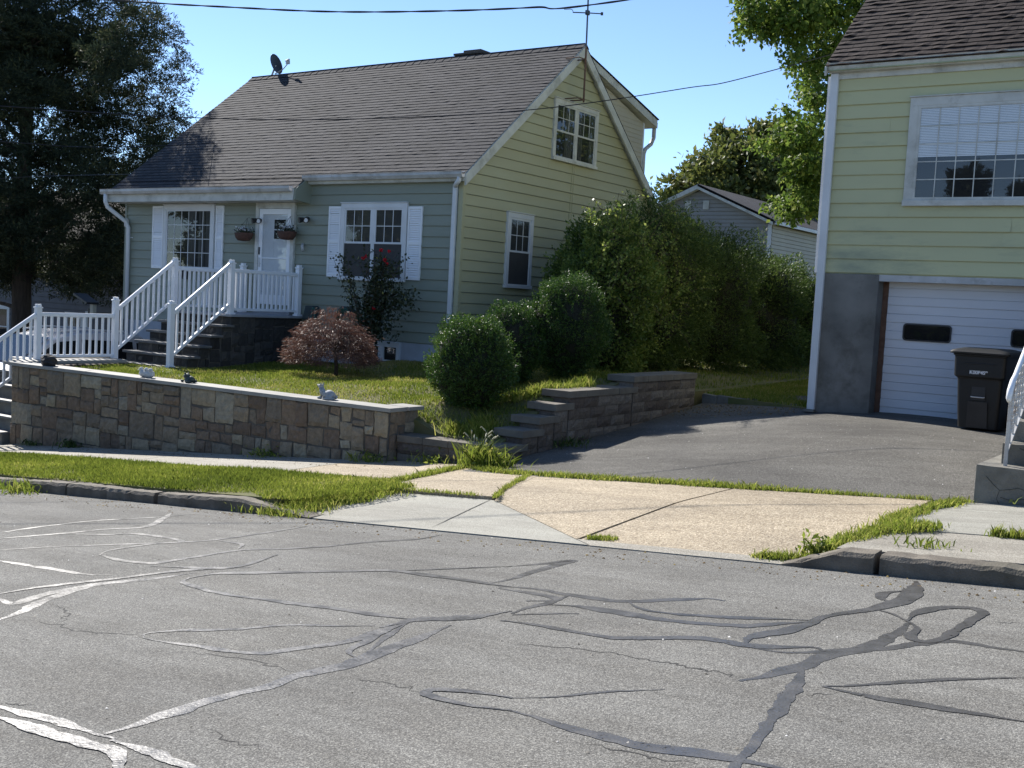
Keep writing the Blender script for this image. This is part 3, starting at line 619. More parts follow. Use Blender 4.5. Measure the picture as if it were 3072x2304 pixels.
# ================================================================== blue-green house
house = thing('cape_house', (-17.7, HY, -1.3), 'blue-green and yellow-green one and a half storey house with a steep grey shingle roof', 'house')
XL, XR = -22.62, GX
EY, EZ, RY, RZ = 16.35, 2.31, 20.22, 5.42; SL = .8036
fl = [1.9126+.2023-.2023*k for k in range(0, 16)]         # lower edges of the boards
fl[0] = 2.10; fl = [z for z in fl if z > -.95]
siding('front_siding', front, -.92, fl, lambda z: (XL, XR-.07) if z <= 1.78 or True else None, 'sage', house, seed=5)
def gext(z):
    if z <= 2.2: return (HY+.05, 24.0)
    d = (z-EZ)/SL; a, b = EY+.16+d, 24.09-.16-d
    return (a, b) if b-a > .15 else None
gl_ = [1.9126+.2023*k for k in range(16, -15, -1)]; gl_ = [z for z in gl_ if z < 5.2]
siding('gable_siding', gable, -.92, gl_, gext, 'olive', house, seed=9)
mb = MB()   # wall core behind the boards
prof = [(HY+.004, -1.7), (24.0, -1.7), (24.0, 2.25), (20.22, 5.26), (HY+.004, 2.28)]
mb.prism(prof, lambda u, z, w: (w, u, z), XL+.01, XR-.004); mb.build('wall_core', 'sage', house)
mb = MB(); mb.box(XL+.02, XR-.02, HY-.005, HY+.003, -1.8, -.925); mb.box(XR-.0035, XR+.005, HY+.0, 24, -1.8, -.925); mb.build('foundation', 'found', house)
mb = MB(); mb.box(XR-.07, XR+.03, HY-.03, HY+.06, -.93, 2.15); mb.build('corner_trim', 'olive', house, bevel=.003)
mb = MB(); mb.box(XL-.012, XL+.05, HY-.03, HY+.06, -.93, 1.9); mb.build('corner_trim', 'sage', house, bevel=.003)
# roof
ROV = .13
LX = -16.58
def zr(y): return EZ+SL*(y-EY)
L_full = math.hypot(RY-EY, RZ-EZ)
roof = thing_part('roof', house)
shingles('front_shingles', 'shingle', XL-.1, XR+ROV, EY-.05, EZ-.05*SL, SL, L_full+.06, roof, seed=2, curl=.003)
shingles('front_shingles', 'shingle', XL-.1, LX, EY-.37, EZ-.37*SL, SL, .40, roof, seed=4, curl=.003)
shingles('rear_shingles', 'shingle', XL-.1, XR+ROV, 24.16, EZ-.05*SL, SL, L_full+.12, roof, exp=.25, flip=-1, seed=3, curl=.002)
mb = MB()
for x0, x1 in ((XL-.09, XR+ROV-.01),):
    mb.prism([(EY-.04, EZ-.045), (RY, RZ-.012), (24.13, EZ-.045), (24.13, EZ-.16), (RY, RZ-.14), (EY-.04, EZ-.16)][::-1], lambda u, z, w: (w, u, z), x0, x1)
mb.build('roof_deck', 'trim', roof)
mb = MB(); n = 46
for i in range(n):   # ridge caps
    a = XL-.1+(XR+ROV-XL+.1)*i/n; b = XL-.1+(XR+ROV-XL+.1)*(i+1)/n+.02; s_ = .004*math.sin(i*1.7); dz = -.035*math.sin(math.pi*i/n)
    mb.add([(a, RY-.13, RZ-.085+s_+dz*.3), (b, RY-.13, RZ-.075+dz*.3), (b, RY, RZ+.036), (a, RY, RZ+.026+s_), (b, RY+.13, RZ-.075), (a, RY+.13, RZ-.085)], [(0, 1, 2, 3), (3, 2, 4, 5)])
mb.build('ridge_cap', 'shingle', roof, uvs=[(v[0], .05) for v in mb.v])
# rakes
mb = MB()
for ya, za, yb, zb in ((EY-.02, EZ-.035, RY, RZ-.03), (24.11, EZ-.035, RY, RZ-.03)):
    for x, dx in ((XR+ROV-.03, .045),):
        sgn = 1 if yb > ya else -1; h = .22
        c = [(x, ya, za-h), (x+dx, ya, za-h), (x+dx, yb, zb-h*1.0), (x, yb, zb-h*1.0), (x, ya, za), (x+dx, ya, za), (x+dx, yb, zb), (x, yb, zb)]
        if sgn < 0: c = [c[3], c[2], c[1], c[0], c[7], c[6], c[5], c[4]]
        mb.hexa(c)
mb.build('rake_board', 'trim', house, bevel=.004)
mb = MB()
for ya, za, yb, zb in ((EY, EZ-.16, RY, RZ-.15), (24.1, EZ-.16, RY, RZ-.15)):
    c = [(XR-.005, ya, za-.012), (XR+ROV-.031, ya, za-.012), (XR+ROV-.031, yb, zb-.012), (XR-.005, yb, zb-.012), (XR-.005, ya, za), (XR+ROV-.031, ya, za), (XR+ROV-.031, yb, zb), (XR-.005, yb, zb)]
    if yb < ya: c = [c[3], c[2], c[1], c[0], c[7], c[6], c[5], c[4]]
    mb.hexa(c)
mb.build('rake_soffit', 'trim', house)
mb = MB()
c = [(XL-.1, EY-.36, 1.99), (XL-.07, EY-.36, 1.99), (XL-.07, RY, RZ-.25), (XL-.1, RY, RZ-.25), (XL-.1, EY-.36, 2.0), (XL-.07, EY-.36, 2.0), (XL-.07, RY, RZ-.03), (XL-.1, RY, RZ-.03)]
mb.hexa(c); mb.build('rake_board', 'trim', house)
# eaves and gutters
def gutter(name, x0, x1, y, z, parent, h=.115, d=.12, mat='gutter'):
    prof = [(0, 0), (-.085*d/.12, 0), (-d, h*.5), (-d, h*.86), (-d-.008, h), (-d+.008, h), (-d+.012, h*.8), (-d+.014, h*.5), (-.08*d/.12, .012), (-.006, .012), (-.006, h*.95), (0, h*.95)]
    mb = MB(); vs = [(x0, y+a, z+b) for a, b in prof]+[(x1, y+a, z+b) for a, b in prof]; n = len(prof)
    mb.add(vs, [(i, (i+1) % n, n+(i+1) % n, n+i) for i in range(n)]+[tuple(range(n))[::-1], tuple(range(n, 2*n))])
    mb.add([(x0+.001, y-d, z+.01), (x0+.001, y, z+.01), (x0+.001, y, z+h), (x0+.001, y-d, z+h)], [(0, 1, 2, 3)])
    return mb.build(name, mat, parent)
gutter('gutter', XL-.2, LX-.03, EY-.40, 1.945, house)
gutter('gutter', LX-.04, XR+.12, EY-.03, 2.19, house)
mb = MB(); mb.box(XL-.09, LX-.02, EY-.395, EY-.36, 1.775, 2.03); mb.box(XL-.06, LX-.05, EY-.36, HY-.001, 1.775, 1.79); mb.box(LX+.03, XR+.1, EY-.028, EY, 2.13, 2.31); mb.box(LX+.03, XR-.01, EY, HY-.002, 2.13, 2.145)
mb.build('fascia', 'trim', house, bevel=.003)
mb = MB()   # end of the porch eave: a small green cheek
mb.prism([(EY-.39, 1.79), (HY-.001, 1.74), (HY-.001, 2.30), (EY-.02, 2.26), (EY-.36, 2.02)], lambda u, z, w: (w, u, z), LX-.045, LX+.03); mb.build('eave_cheek', 'sage', house, bevel=.003)
# downspouts
def spout(parent, pts, w=.07, d=.055, mat='white'):
    mb = MB(); mb.tube(pts, .042, 4); return mb.build('downspout', mat, parent, bevel=.006)
mb = MB(); x = XR-.14; mb.box(x-.045, x+.045, HY-.075, HY-.015, -1.25, 2.08)
mb.build('downspout', 'white', house, bevel=.008)
mb = MB(); mb.tube([(XR+.03, EY-.085, 2.2), (XR+.02, EY-.085, 2.13), (XR-.06, EY-.05, 2.085), (XR-.13, HY-.06, 2.05)], .045, 10); mb.build('gutter_elbow', 'white', house, smooth=True)
mb = MB(); mb.tube([(XL-.05, EY-.46, 1.95), (XL-.05, EY-.46, 1.78), (XL-.02, EY-.43, 1.66), (XL+.14, HY-.12, 1.36), (XL+.18, HY-.07, 1.22), (XL+.18, HY-.06, -1.4)], .05, 8); mb.build('downspout', 'white', house, smooth=True, bevel=.0)
mb = MB(); mb.box(XL+.13, XL+.29, HY-.04, HY-.014, .98, 1.0); mb.build('spout_strap', 'white', house)
mb = MB(); mb.blob((XL+.08, HY-.05, 1.33), (.07, .05, .1), 3); mb.build('eave_lamp', 'white', house, smooth=True)
# windows
w1 = window(house, front, -21.19, -19.46, .26, 1.74, sash=False, grid=(6, 4), trim=.10, curtains=((-20.35, -20.1), (-19.98, -19.82), (-19.75, -19.62)))
mb = MB(); mb.fbox(front, -21.24, -19.50, 1.765, 1.785, .014, .05); mb.build('head_board', 'trim', w1)
shutter(w1, front, -21.60, -21.22, .30, 1.72); shutter(w1, front, -19.42, -19.17, .30, 1.72)
w2 = window(house, front, -15.66, -13.94, .23, 1.75, mulls=(-14.80,), grid=(3, 2), trim=.10, back='screen', screens=True)
shutter(w2, front, -16.01, -15.68, .28, 1.69); shutter(w2, front, -13.92, -13.57, .28, 1.68)
window(house, gable, 19.31, 21.07, 2.93, 4.18, mulls=(20.19,), grid=(3, 2), trim=.09, curtains=((19.78, 20.02), (20.3, 20.44), (20.75, 20.9)), fmat='trim')
window(house, gable, 17.85, 18.76, .24, 1.72, grid=(3, 2), trim=.10, back='screen', screens=True)
window(house, front, -14.92, -13.98, -1.36, -.95, sash=False, grid=None, trim=.05, mulls=(-14.45,))
# door with a storm door
dr = thing_part('door', house)
mb = MB(); mb.fbox(front, -18.12, -18.02, -.45, 1.77, .0, .07); mb.fbox(front, -17.06, -16.96, -.45, 1.77, 0, .07); mb.fbox(front, -18.02, -17.06, 1.65, 1.77, 0, .07); mb.build('door_frame', 'trim', dr, bevel=.004)
mb = MB(); mb.fbox(front, -18.015, -17.915, -.36, 1.645, .030, .056); mb.fbox(front, -17.165, -17.065, -.36, 1.645, .030, .056); mb.fbox(front, -17.914, -17.166, 1.53, 1.645, .030, .056); mb.fbox(front, -17.914, -17.166, -.36, -.16, .030, .056); mb.fbox(front, -17.914, -17.166, .60, .625, .032, .052)
mb.build('storm_door_frame', 'vinyl', dr, bevel=.003)
mb = MB(); mb.add([front(-17.913, -.159, .041), front(-17.167, -.159, .041), front(-17.167, 1.529, .041), front(-17.913, 1.529, .041)], [(0, 1, 2, 3)]); mb.build('storm_glass', 'glass_clear', dr)
mb = MB(); mb.fbox(front, -18.0, -17.08, -.36, 1.63, .004, .0275)
for (a, b, c, d) in ((-17.86, -17.58, -.1, .5), (-17.5, -17.22, -.1, .5), (-17.86, -17.58, .6, .95), (-17.5, -17.22, .6, .95)): mb.fbox(front, a, b, c, d, .0276, .032)
mb.build('door_leaf', 'white', dr, bevel=.003)
mb = MB(); mb.fbox(front, -17.58, -17.24, 1.02, 1.42, .0277, .029); mb.build('door_light', 'dark', dr)
mb = MB(); mb.fbox(front, -17.60, -17.22, 1.20, 1.225, .0291, .034); mb.build('door_light_bar', 'white', dr)
mb = MB(); mb.fbox(front, -17.99, -17.95, .42, .62, .056, .07); mb.tube([(-17.97, HY-.06, .50), (-17.97, HY-.09, .50), (-17.9, HY-.09, .49)], .008, 8); mb.build('door_handle', 'gutter', dr)
mb = MB(); mb.fbox(front, -18.0, -17.965, .68, .84, .056, .07); mb.build('key_box', 'black', dr)
mb = MB(); mb.fbox(front, -18.1, -16.98, -.56, -.452, 0, .09); mb.build('door_sill', 'porchgrey', dr)
# lamps beside the door
def flood(cx, cz):
    mb = MB(); mb.tube([(cx, HY-.014, cz), (cx, HY-.05, cz)], .055, 14)
    for s_ in (-1, 1): mb.tube([(cx, HY-.05, cz), (cx+s_*.06, HY-.09, cz-.01), (cx+s_*.10, HY-.17, cz-.03)], [.02, .045, .06], 12)
    o = mb.build('flood_lamp', 'black', house, smooth=False)
    mb = MB(); mb.tube([(cx+.102, HY-.171, cz-.0305), (cx+.103, HY-.174, cz-.031)], .045, 12); mb.build('lamp_lens', 'white', o)
flood(-18.14+.12, 1.41); flood(-16.62, 1.43)
mb = MB(); mb.tube([(-16.73, HY-.02, .92), (-16.7, HY-.07, .88), (-16.66, HY-.08, .78)], .03, 8); mb.build('tap', 'gutter', house, smooth=True)
mb = MB(); mb.fbox(front, -20.5, -20.32, .08, .36, .014, .10); mb.tube([(-20.41, HY-.10, .2), (-20.41, HY-.16, .2)], .075, 16); mb.build('electric_meter', 'black', house, bevel=.006)
# dormer at the back
dm = thing_part('dormer', house); DX = -12.95
mb = MB(); mb.prism([(21.3, 4.30), (23.70, 2.5), (23.70, 4.36), (21.62, 4.93)], lambda u, z, w: (w, u, z), -21.5, DX); mb.build('dormer_wall', 'beigevinyl', dm)
def dext(z):
    a = 20.22+(5.42-z)/SL+.03; b = 23.70
    if z > 4.36: b = 23.70-(z-4.36)/.275
    return (a, b) if b-a > .2 else None
siding('dormer_siding', lambda u, z, w: (DX+w, u, z), 2.5, [4.86-.1*k for k in range(0, 20)], dext, 'beigevinyl', dm, w_out=.01, joints=False)
mb = MB(); mb.prism([(20.9, 5.16), (24.12, 4.32), (24.12, 4.50), (20.6, 5.40)], lambda u, z, w: (w, u, z), -21.6, DX+.16); mb.build('dormer_roof', 'trim', dm)
mb = MB(); mb.prism([(20.6, 5.405), (24.16, 4.505), (24.16, 4.53), (20.6, 5.43)], lambda u, z, w: (w, u, z), -21.62, DX+.18); mb.build('dormer_shingles', 'shingle_brown', dm)
mb = MB(); mb.box(-21.6, DX+.10, 24.13, 24.25, 4.33, 4.46); mb.build('dormer_gutter', 'antenna', dm)
mb = MB(); mb.tube([(DX+.04, 24.2, 4.45), (DX+.04, 24.2, 4.1), (DX+.03, 24.1, 3.93), (DX+.02, 23.85, 3.78), (DX+.02, 23.78, 3.66), (DX+.02, 23.78, 2.3)], .05, 8); mb.build('dormer_downspout', 'gutter', dm, smooth=True)
mb = MB(); mb.box(DX-.05, DX+.02, 23.69, 23.75, 2.5, 4.38); mb.build('dormer_corner', 'white', dm)
# chimney
ch = MB(); rs = np.random.RandomState(4)
for r_ in range(14):
    z = 4.55+r_*.075
    for s_ in range(4):
        a = -16.36+s_*.18+(r_ % 2)*.02; ch.box(a, min(a+.172, -15.64), 20.75, 21.35, z, z+.067, rs.rand())
ch.box(-16.35, -15.65, 20.76, 21.34, 4.5, 5.6, .1); ch.box(-16.42, -15.58, 20.69, 21.41, 5.605, 5.65, .35); ch.box(-16.25, -15.75, 20.85, 21.25, 5.65, 5.74, .5)
ch.build('chimney', 'brick', roof, bevel=.004)
# thin cable down the gable
mb = MB(); mb.tube([(GX+.03, 20.15, 2.95), (GX+.02, 20.13, 2.0), (GX+.02, 20.08, .9), (GX+.02, 20.0, -.9)], .005, 5); mb.tube([(GX+.03, 20.22, 2.95), (GX+.02, 20.21, 1.6), (GX+.02, 20.16, .2)], .004, 5); mb.build('wall_cable', 'olive', house)

# ------------------------------------------------------------------ porch steps, stones and railings
def stone_face(mb, fr, u0, u1, z0f, z1f, smin, smax, rs, proud=.03, gap=.012, depth=.05, aspect=1.3, tint=lambda r: r.rand()):
    """random ashlar: guillotine split, every stone its own bulging block"""
    z0 = min(z0f(u0), z0f(u1)); z1 = max(z1f(u0), z1f(u1))
    st = [(u0, u1, z0, z1)]; out = []
    while st:
        a, b, c, d = st.pop(); w, h = b-a, d-c
        lim = rs.uniform(smin, smax)*1.4*aspect; limh = rs.uniform(smin, smax)*1.4
        if w > lim and (w/lim*rs.uniform(.7, 1.3) >= h/limh or h <= limh):
            k = a+w*rs.uniform(.32, .68); st += [(a, k, c, d), (k, b, c, d)]
        elif h > limh:
            k = c+h*rs.uniform(.32, .68); st += [(a, b, c, k), (a, b, k, d)]
        else: out.append((a, b, c, d))
    for a, b, c, d in out:
        g = gap*rs.uniform(.5, 1.4)/2+.001; j = lambda: rs.normal(0, .011)
        a2, b2, c2, d2 = a+g, b-g, c+g, d-g
        top = min(z1f(a2), z1f(b2))
        if c2 > top-.02: continue
        d2 = min(d2, top)
        if d2 < z0f((a+b)/2)-.25: continue
        p = proud*rs.uniform(.15, 1); nu = max(2, int((b2-a2)/.05)); nz = max(2, int((d2-c2)/.05)); cj = [(j(), j()) for _ in range(4)]; tx, tz = rs.normal(0, .03, 2)
        V = []; r1 = rs.rand()*9
        for q in range(nz+1):
            for i in range(nu+1):
                s, t_ = i/nu, q/nz; ww = [(1-s)*(1-t_), s*(1-t_), s*t_, (1-s)*t_]
                u = a2+(b2-a2)*s+sum(x*k_[0] for x, k_ in zip(ww, cj)); z = c2+(d2-c2)*t_+sum(x*k_[1] for x, k_ in zip(ww, cj))
                e = min(s*(b2-a2), (1-s)*(b2-a2), t_*(d2-c2), (1-t_)*(d2-c2)); edge = 0 if e < .001 else 1
                if not edge: u += rs.normal(0, .0035); z += rs.normal(0, .0035)
                z = min(z, z1f(u)-.002)
                V.append(fr(u, z, (p*.45 if not edge else p+rs.normal(0, .005)+tx*(s-.5)*(b2-a2)*2+tz*(t_-.5)*(d2-c2)*2)))
        n0 = len(V); ring = [i for i in range(nu+1)]+[q*(nu+1)+nu for q in range(1, nz+1)]+[nz*(nu+1)+i for i in range(nu-1, -1, -1)]+[q*(nu+1) for q in range(nz-1, 0, -1)]
        # side skirt into the mortar
        inv = []
        for k_ in ring:
            i_, q_ = k_ % (nu+1), k_//(nu+1); s, t_ = i_/nu, q_/nz
            inv.append(fr(a2+(b2-a2)*s, min(c2+(d2-c2)*t_, top), -depth))
        Fq = [(q*(nu+1)+i, q*(nu+1)+i+1, (q+1)*(nu+1)+i+1, (q+1)*(nu+1)+i) for q in range(nz) for i in range(nu)]
        K = len(ring); Fq += [(ring[k_], n0+k_, n0+(k_+1) % K, ring[(k_+1) % K]) for k_ in range(K)]
        mb.add(V+inv, Fq, tint(rs))
porch = thing('porch_steps', (-17.5, 14.5, -1.6), 'dark stone porch with six bluestone-topped steps up to the front door', 'porch steps')
PX0, PX1, PZ = -18.48, -16.60, -.56
rs = np.random.RandomState(21)
core = MB(); core.box(PX0+.07, PX1-.06, 14.52, HY-.03, -1.75, PZ-.05)
tr = MB()
for k_ in range(5):
    zt = PZ-.2*(k_+1); y1 = 14.5-.265*k_; y0 = y1-.265
    core.box(PX0+.05+.002*k_, PX1-.03-.003*k_, y0+.03, 14.53, -1.78-.01*k_, zt-.045); tr.box(PX0-.02-.001*k_, PX1+.05+.001*k_, y0-.015, y1+.012, zt-.045, zt)
core.build('step_core', 'mortar', porch); tr.build('tread', 'slate', porch, bevel=.006)
mb = MB()
right = lambda u, z, w: (PX1-.05+w, u, z)
stone_face(mb, right, 14.5, HY-.05, lambda u: -1.7, lambda u: PZ-.05, .12, .3, rs, .03)
for k_ in range(5):
    zt = PZ-.2*(k_+1); y1 = 14.5-.265*k_; y0 = y1-.265
    stone_face(mb, lambda u, z, w: (PX1-.02+w, u, z), y0+.03, y1, lambda u: -1.75, lambda u, zt=zt: zt-.046, .12, .28, rs, .02)
    stone_face(mb, lambda u, z, w, y0=y0: (u, y0+.03-w, z), PX0+.05, PX1-.02, lambda u, zt=zt: zt-.2, lambda u, zt=zt: zt-.046, .14, .3, rs, .012)
stone_face(mb, lambda u, z, w: (u, 14.52-w, z), PX0+.05, PX1-.05, lambda u: PZ-.2, lambda u: PZ-.046, .14, .3, rs, .012)
mb.build('stone_facing', 'darkstone', porch)
mb = MB(); mb.box(PX0, PX1+.03, 14.44, HY-.02, PZ-.045, PZ); mb.build('porch_slab', 'porchgrey', porch, bevel=.006)
def post(root, x, y, z0, h, w=.10, crenel=True):
    mb = MB(); mb.box(x-w/2, x+w/2, y-w/2, y+w/2, z0, z0+h-.07); mb.box(x-w/2-.02, x+w/2+.02, y-w/2-.02, y+w/2+.02, z0, z0+.035)
    mb.box(x-w/2-.012, x+w/2+.012, y-w/2-.012, y+w/2+.012, z0+h-.075, z0+h-.05); p = mb.build('post', 'vinyl', root, bevel=.004)
    c = MB(); q = w*.40; c.box(x-q, x+q, y-q, y+q, z0+h-.05, z0+h-.018)
    for i in (-1, 0, 1):
        for j in (-1, 0, 1):
            if i or j: c.box(x+i*q*.75-.010, x+i*q*.75+.010, y+j*q*.75-.010, y+j*q*.75+.010, z0+h-.018, z0+h)
    c.build('post_cap', 'vinyl', p, bevel=.002)
def rail(root, a, b, n, hb=.10, ht=.84):
    """a, b: points at the foot of the two posts; rails run parallel to that line"""
    a = Vector(a); b = Vector(b); r_ = MB(); up = Vector((0, 0, 1))
    r_.beam(a+up*ht, b+up*ht, .065, .06); r_.beam(a+up*(ht+.033), b+up*(ht+.033), .045, .02); r_.build('top_rail', 'vinyl', root, bevel=.006)
    r_ = MB(); r_.beam(a+up*hb, b+up*hb, .055, .05); r_.build('bottom_rail', 'vinyl', root, bevel=.004)
    for i in range(n):
        p = a.lerp(b, (i+.7)/(n+.4)); s = MB(); q = .0185; s.box(p.x-q, p.x+q, p.y-q, p.y+q, p.z+hb, p.z+ht); s.build('baluster', 'vinyl', root)
RX, LX2 = PX1-.11, -18.39
rr = thing('porch_railing', (RX, 13.15, -1.56), 'white vinyl railing along the maple side of the front steps and porch', 'railing')
post(rr, RX, 13.15, -1.57, 1.23); post(rr, RX, 14.53, PZ, 1.05); post(rr, RX, 16.31, PZ, 1.05)
rail(rr, (RX, 13.2, -1.40), (RX, 14.48, -.44), 10, .06, .83); rail(rr, (RX, 14.58, PZ), (RX, 16.26, PZ), 14)
rl = thing('porch_railing', (LX2, 13.17, -1.56), 'white vinyl railing along the driveway side of the front steps and porch', 'railing')
post(rl, LX2, 13.17, -1.57, 1.23); post(rl, LX2, 14.53, PZ, 1.05); post(rl, LX2, 16.31, PZ, 1.05)
rail(rl, (LX2, 13.22, -1.40), (LX2, 14.48, -.44), 10, .06, .83); rail(rl, (LX2, 14.58, PZ), (LX2, 16.26, PZ), 14)
ff = thing('fence_railing', (LX2, 11.56, -1.56), 'white vinyl fence on the wall top, level panel and one running down the street steps', 'fence')
post(ff, LX2, 11.56, -1.56, 1.04); rail(ff, (LX2, 11.61, -1.55), (LX2, 13.12, -1.55), 11, .09, .84)
rail(ff, (LX2, 11.51, -1.56), (LX2, 9.86, -2.66), 13, .02, .84); post(ff, LX2, 9.8, -2.95, 1.3)

# ------------------------------------------------------------------ low stone wall by the pavement
SW = thing('stone_wall', (-13.7, 10.95, -2.6), 'brown fieldstone retaining wall with a pale slab top beside the pavement', 'wall')
wa = np.array([-17.82, 10.74]); wb = np.array([-9.64, 11.14]); wd = (wb-wa)/np.linalg.norm(wb-wa); wn = np.array([wd[1], -wd[0]]); WL = np.linalg.norm(wb-wa)
wfr = lambda u, z, w: (wa[0]+wd[0]*u+wn[0]*w, wa[1]+wd[1]*u+wn[1]*w, z)
rs = np.random.RandomState(5); CZ = -1.51
mb = MB(); stone_face(mb, wfr, 0, WL, lambda u: S(wa[0]+wd[0]*u)-.06, lambda u: CZ-.058, .16, .42, rs, .045, .02, aspect=1.1)
wr = lambda u, z, w: (wb[0]+w, wb[1]+u, z)
stone_face(mb, wr, .03, .62, lambda u: -2.3, lambda u: CZ-.058, .14, .32, rs, .03, .014, aspect=1.0)
wl_ = lambda u, z, w: (wa[0]-w, wa[1]-u, z)
stone_face(mb, wl_, -2.3, -.03, lambda u: -3.0, lambda u: CZ-.058, .14, .32, rs, .03, .014, aspect=1.0)
mb.build('stone_facing', 'stone', SW)
mb = MB(); mb.prism([(0, -3.1), (WL, -2.5), (WL, CZ-.06), (0, CZ-.06)], wfr, -.28, -.004); mb.box(wb[0]-.3, wb[0]-.004, wb[1], wb[1]+.6, -2.6, CZ-.06); mb.box(wa[0]-.25, wa[0]-.01, wa[1]+.3, 13.1, -3.1, CZ-.06); mb.build('mortar_core', 'mortar', SW)
u = -.06; k_ = 0; rs = np.random.RandomState(9); c = MB()
while u < WL-.01:
    u2 = min(u+rs.uniform(1.0, 1.5), WL+.06)
    if WL-u2 < .5: u2 = WL+.06
    c.prism([(u, CZ-.055), (u2-.004, CZ-.055), (u2-.004, CZ-rs.uniform(0, .003)), (u, CZ)], wfr, -.33, .045); u = u2
c.prism([(wb[1]+.36, CZ-.055), (wb[1]+.68, CZ-.055), (wb[1]+.68, CZ-.002), (wb[1]+.36, CZ-.002)], lambda u, z, w: (w, u, z), wb[0]-.34, wb[0]+.05)
c.prism([(wa[1]+.34, CZ-.055), (13.13, CZ-.055), (13.13, CZ-.002), (wa[1]+.34, CZ-.002)], lambda u, z, w: (w, u, z), -18.52, wa[0]-.12)
c.prism([(wa[1]+.0, CZ-.055), (wa[1]+.335, CZ-.055), (wa[1]+.335, CZ-.002), (wa[1]+.0, CZ-.002)], lambda u, z, w: (w, u, z), -18.1, wa[0]-.065)
c.build('wall_cap', 'bluestone', SW, bevel=.004)
mb = MB(); mb.box(-18.5, wa[0]+.003, 12.1, 13.12, -3.1, CZ-.056); mb.build('return_wall', 'mortar', SW)
# steps from the street beside the wall
ST = thing('street_steps', (-18.7, 11.3, -2.95), 'grey stone steps from the pavement beside the brown stone wall', 'steps')
mb = MB()
for i in range(6): mb.box(-19.75+.001*i, wa[0]-.07-.001*i, 10.62+.25*i, 12.1, -3.1+.23*i, -2.95+.23*(i+1)-.045)
mb.build('step_risers', 'steps', ST)
mb = MB()
for i in range(6): mb.box(-19.77, wa[0]-.065, 10.59+.25*i, (10.62+.25*(i+1) if i < 5 else 12.09), -2.95+.23*(i+1)-.044, -2.95+.23*(i+1))
mb.build('tread', 'slate', ST, bevel=.006)
mb = MB(); mb.box(-17.15, -15.9, 12.5, 13.14, -1.66, -1.575); tag(mb.build('step_landing', 'conc_grey'), kind='structure')

# ------------------------------------------------------------------ block retaining walls along the driveway
def block_wall(mb, fr, u0, u1, ztop, zbase, rs, h=.155, L=.40):
    z = ztop; r_ = 0
    while z > zbase+.02:
        zb = z-h; u = u0-(L*.5 if r_ % 2 else 0)
        while u < u1:
            a, b = max(u, u0), min(u+L, u1)
            if b-a > .06:
                g = .003; mb2 = []
                p = rs.uniform(.0, .012)
                nu = max(2, int((b-a)/.07)); V = []
                for q in range(4):
                    for i in range(nu+1):
                        e = (q in (0, 3)) or i in (0, nu)
                        V.append(fr(a+g+(b-a-2*g)*i/nu, zb+g+(h-2*g)*q/3, (0.0 if e else p+.012+rs.normal(0, .005))))
                n0 = len(V); ring = list(range(nu+1))+[q*(nu+1)+nu for q in (1, 2, 3)]+[3*(nu+1)+i for i in range(nu-1, -1, -1)]+[q*(nu+1) for q in (2, 1)]
                back = [tuple(np.array(V[k])-np.array(fr(0, 0, .04))+np.array(fr(0, 0, 0))) for k in ring]
                Fq = [(q*(nu+1)+i, q*(nu+1)+i+1, (q+1)*(nu+1)+i+1, (q+1)*(nu+1)+i) for q in range(3) for i in range(nu)]
                K = len(ring); Fq += [(ring[k], n0+k, n0+(k+1) % K, ring[(k+1) % K]) for k in range(K)]
                mb.add(V+back, Fq, rs.rand())
            u += L
        z = zb; r_ += 1
RW = thing('block_wall', (-8.1, 14, -1.8), 'stepped brown concrete block retaining wall along the driveway', 'wall')
DXW = -8.02; dfr = lambda u, z, w: (DXW+w, u, z)
tops = [(11.50, 11.92, -1.865), (11.92, 12.30, -1.69), (12.30, 12.68, -1.535), (12.68, 13.03, -1.375), (13.03, 14.86, -1.21), (14.86, 17.05, -1.05)]
rs = np.random.RandomState(31); mb = MB(); core = MB(); caps = MB()
for y0, y1, zt in tops:
    zc = zt-.095; block_wall(mb, dfr, y0+.02, y1+(.0 if zt < -1.1 else 0), zc, drive_z(-8, (y0+y1)/2)-.12, rs)
    core.box(DXW-.32, DXW-.012, y0+.03, y1, -2.6, zc-.002)
    # front face of this step
    block_wall(mb, lambda u, z, w, y0=y0: (u, y0+.02-w, z), DXW-.30, DXW-.005, zc, zc-.156, rs)
    n = max(1, round((y1-y0)/.45)); 
    for i in range(n):
        a = y0+(y1-y0)*i/n; b = y0+(y1-y0)*(i+1)/n+(.12 if (i == n-1 and zt < -1.1) else -.005)
        caps.box(DXW-.44, DXW+.03+.002*(i % 2), a-(.02 if i == 0 else 0), b, zc, zt-.0015*(i % 2))
block_wall(mb, lambda u, z, w: (u, 17.04+w, z), DXW-.30, DXW, -1.15, -1.6, rs)
mb.build('block_courses', 'block', RW); core.build('wall_core', 'mortar', RW); caps.build('cap_stones', 'blockcap', RW, bevel=.006)
RW2 = thing('block_wall', (-8.9, 11.3, -2.1), 'short low block wall between the stone wall corner and the driveway', 'wall')
a2 = np.array([-9.60, 11.30]); b2 = np.array([-8.02, 11.50]); d2 = (b2-a2)/np.linalg.norm(b2-a2); n2 = np.array([d2[1], -d2[0]]); L2 = np.linalg.norm(b2-a2)
f2 = lambda u, z, w: (a2[0]+d2[0]*u+n2[0]*w, a2[1]+d2[1]*u+n2[1]*w, z)
mb = MB(); block_wall(mb, f2, 0, L2, -1.965, -2.35, rs); block_wall(mb, lambda u, z, w: (DXW+w, u, z), 11.42, 11.56, -1.965, -2.2, rs); mb.build('block_courses', 'block', RW2)
mb = MB(); mb.prism([(0, -2.6), (L2-.01, -2.6), (L2-.01, -1.967), (0, -1.967)], f2, -.3, -.013); mb.build('wall_core', 'mortar', RW2)
mb = MB()
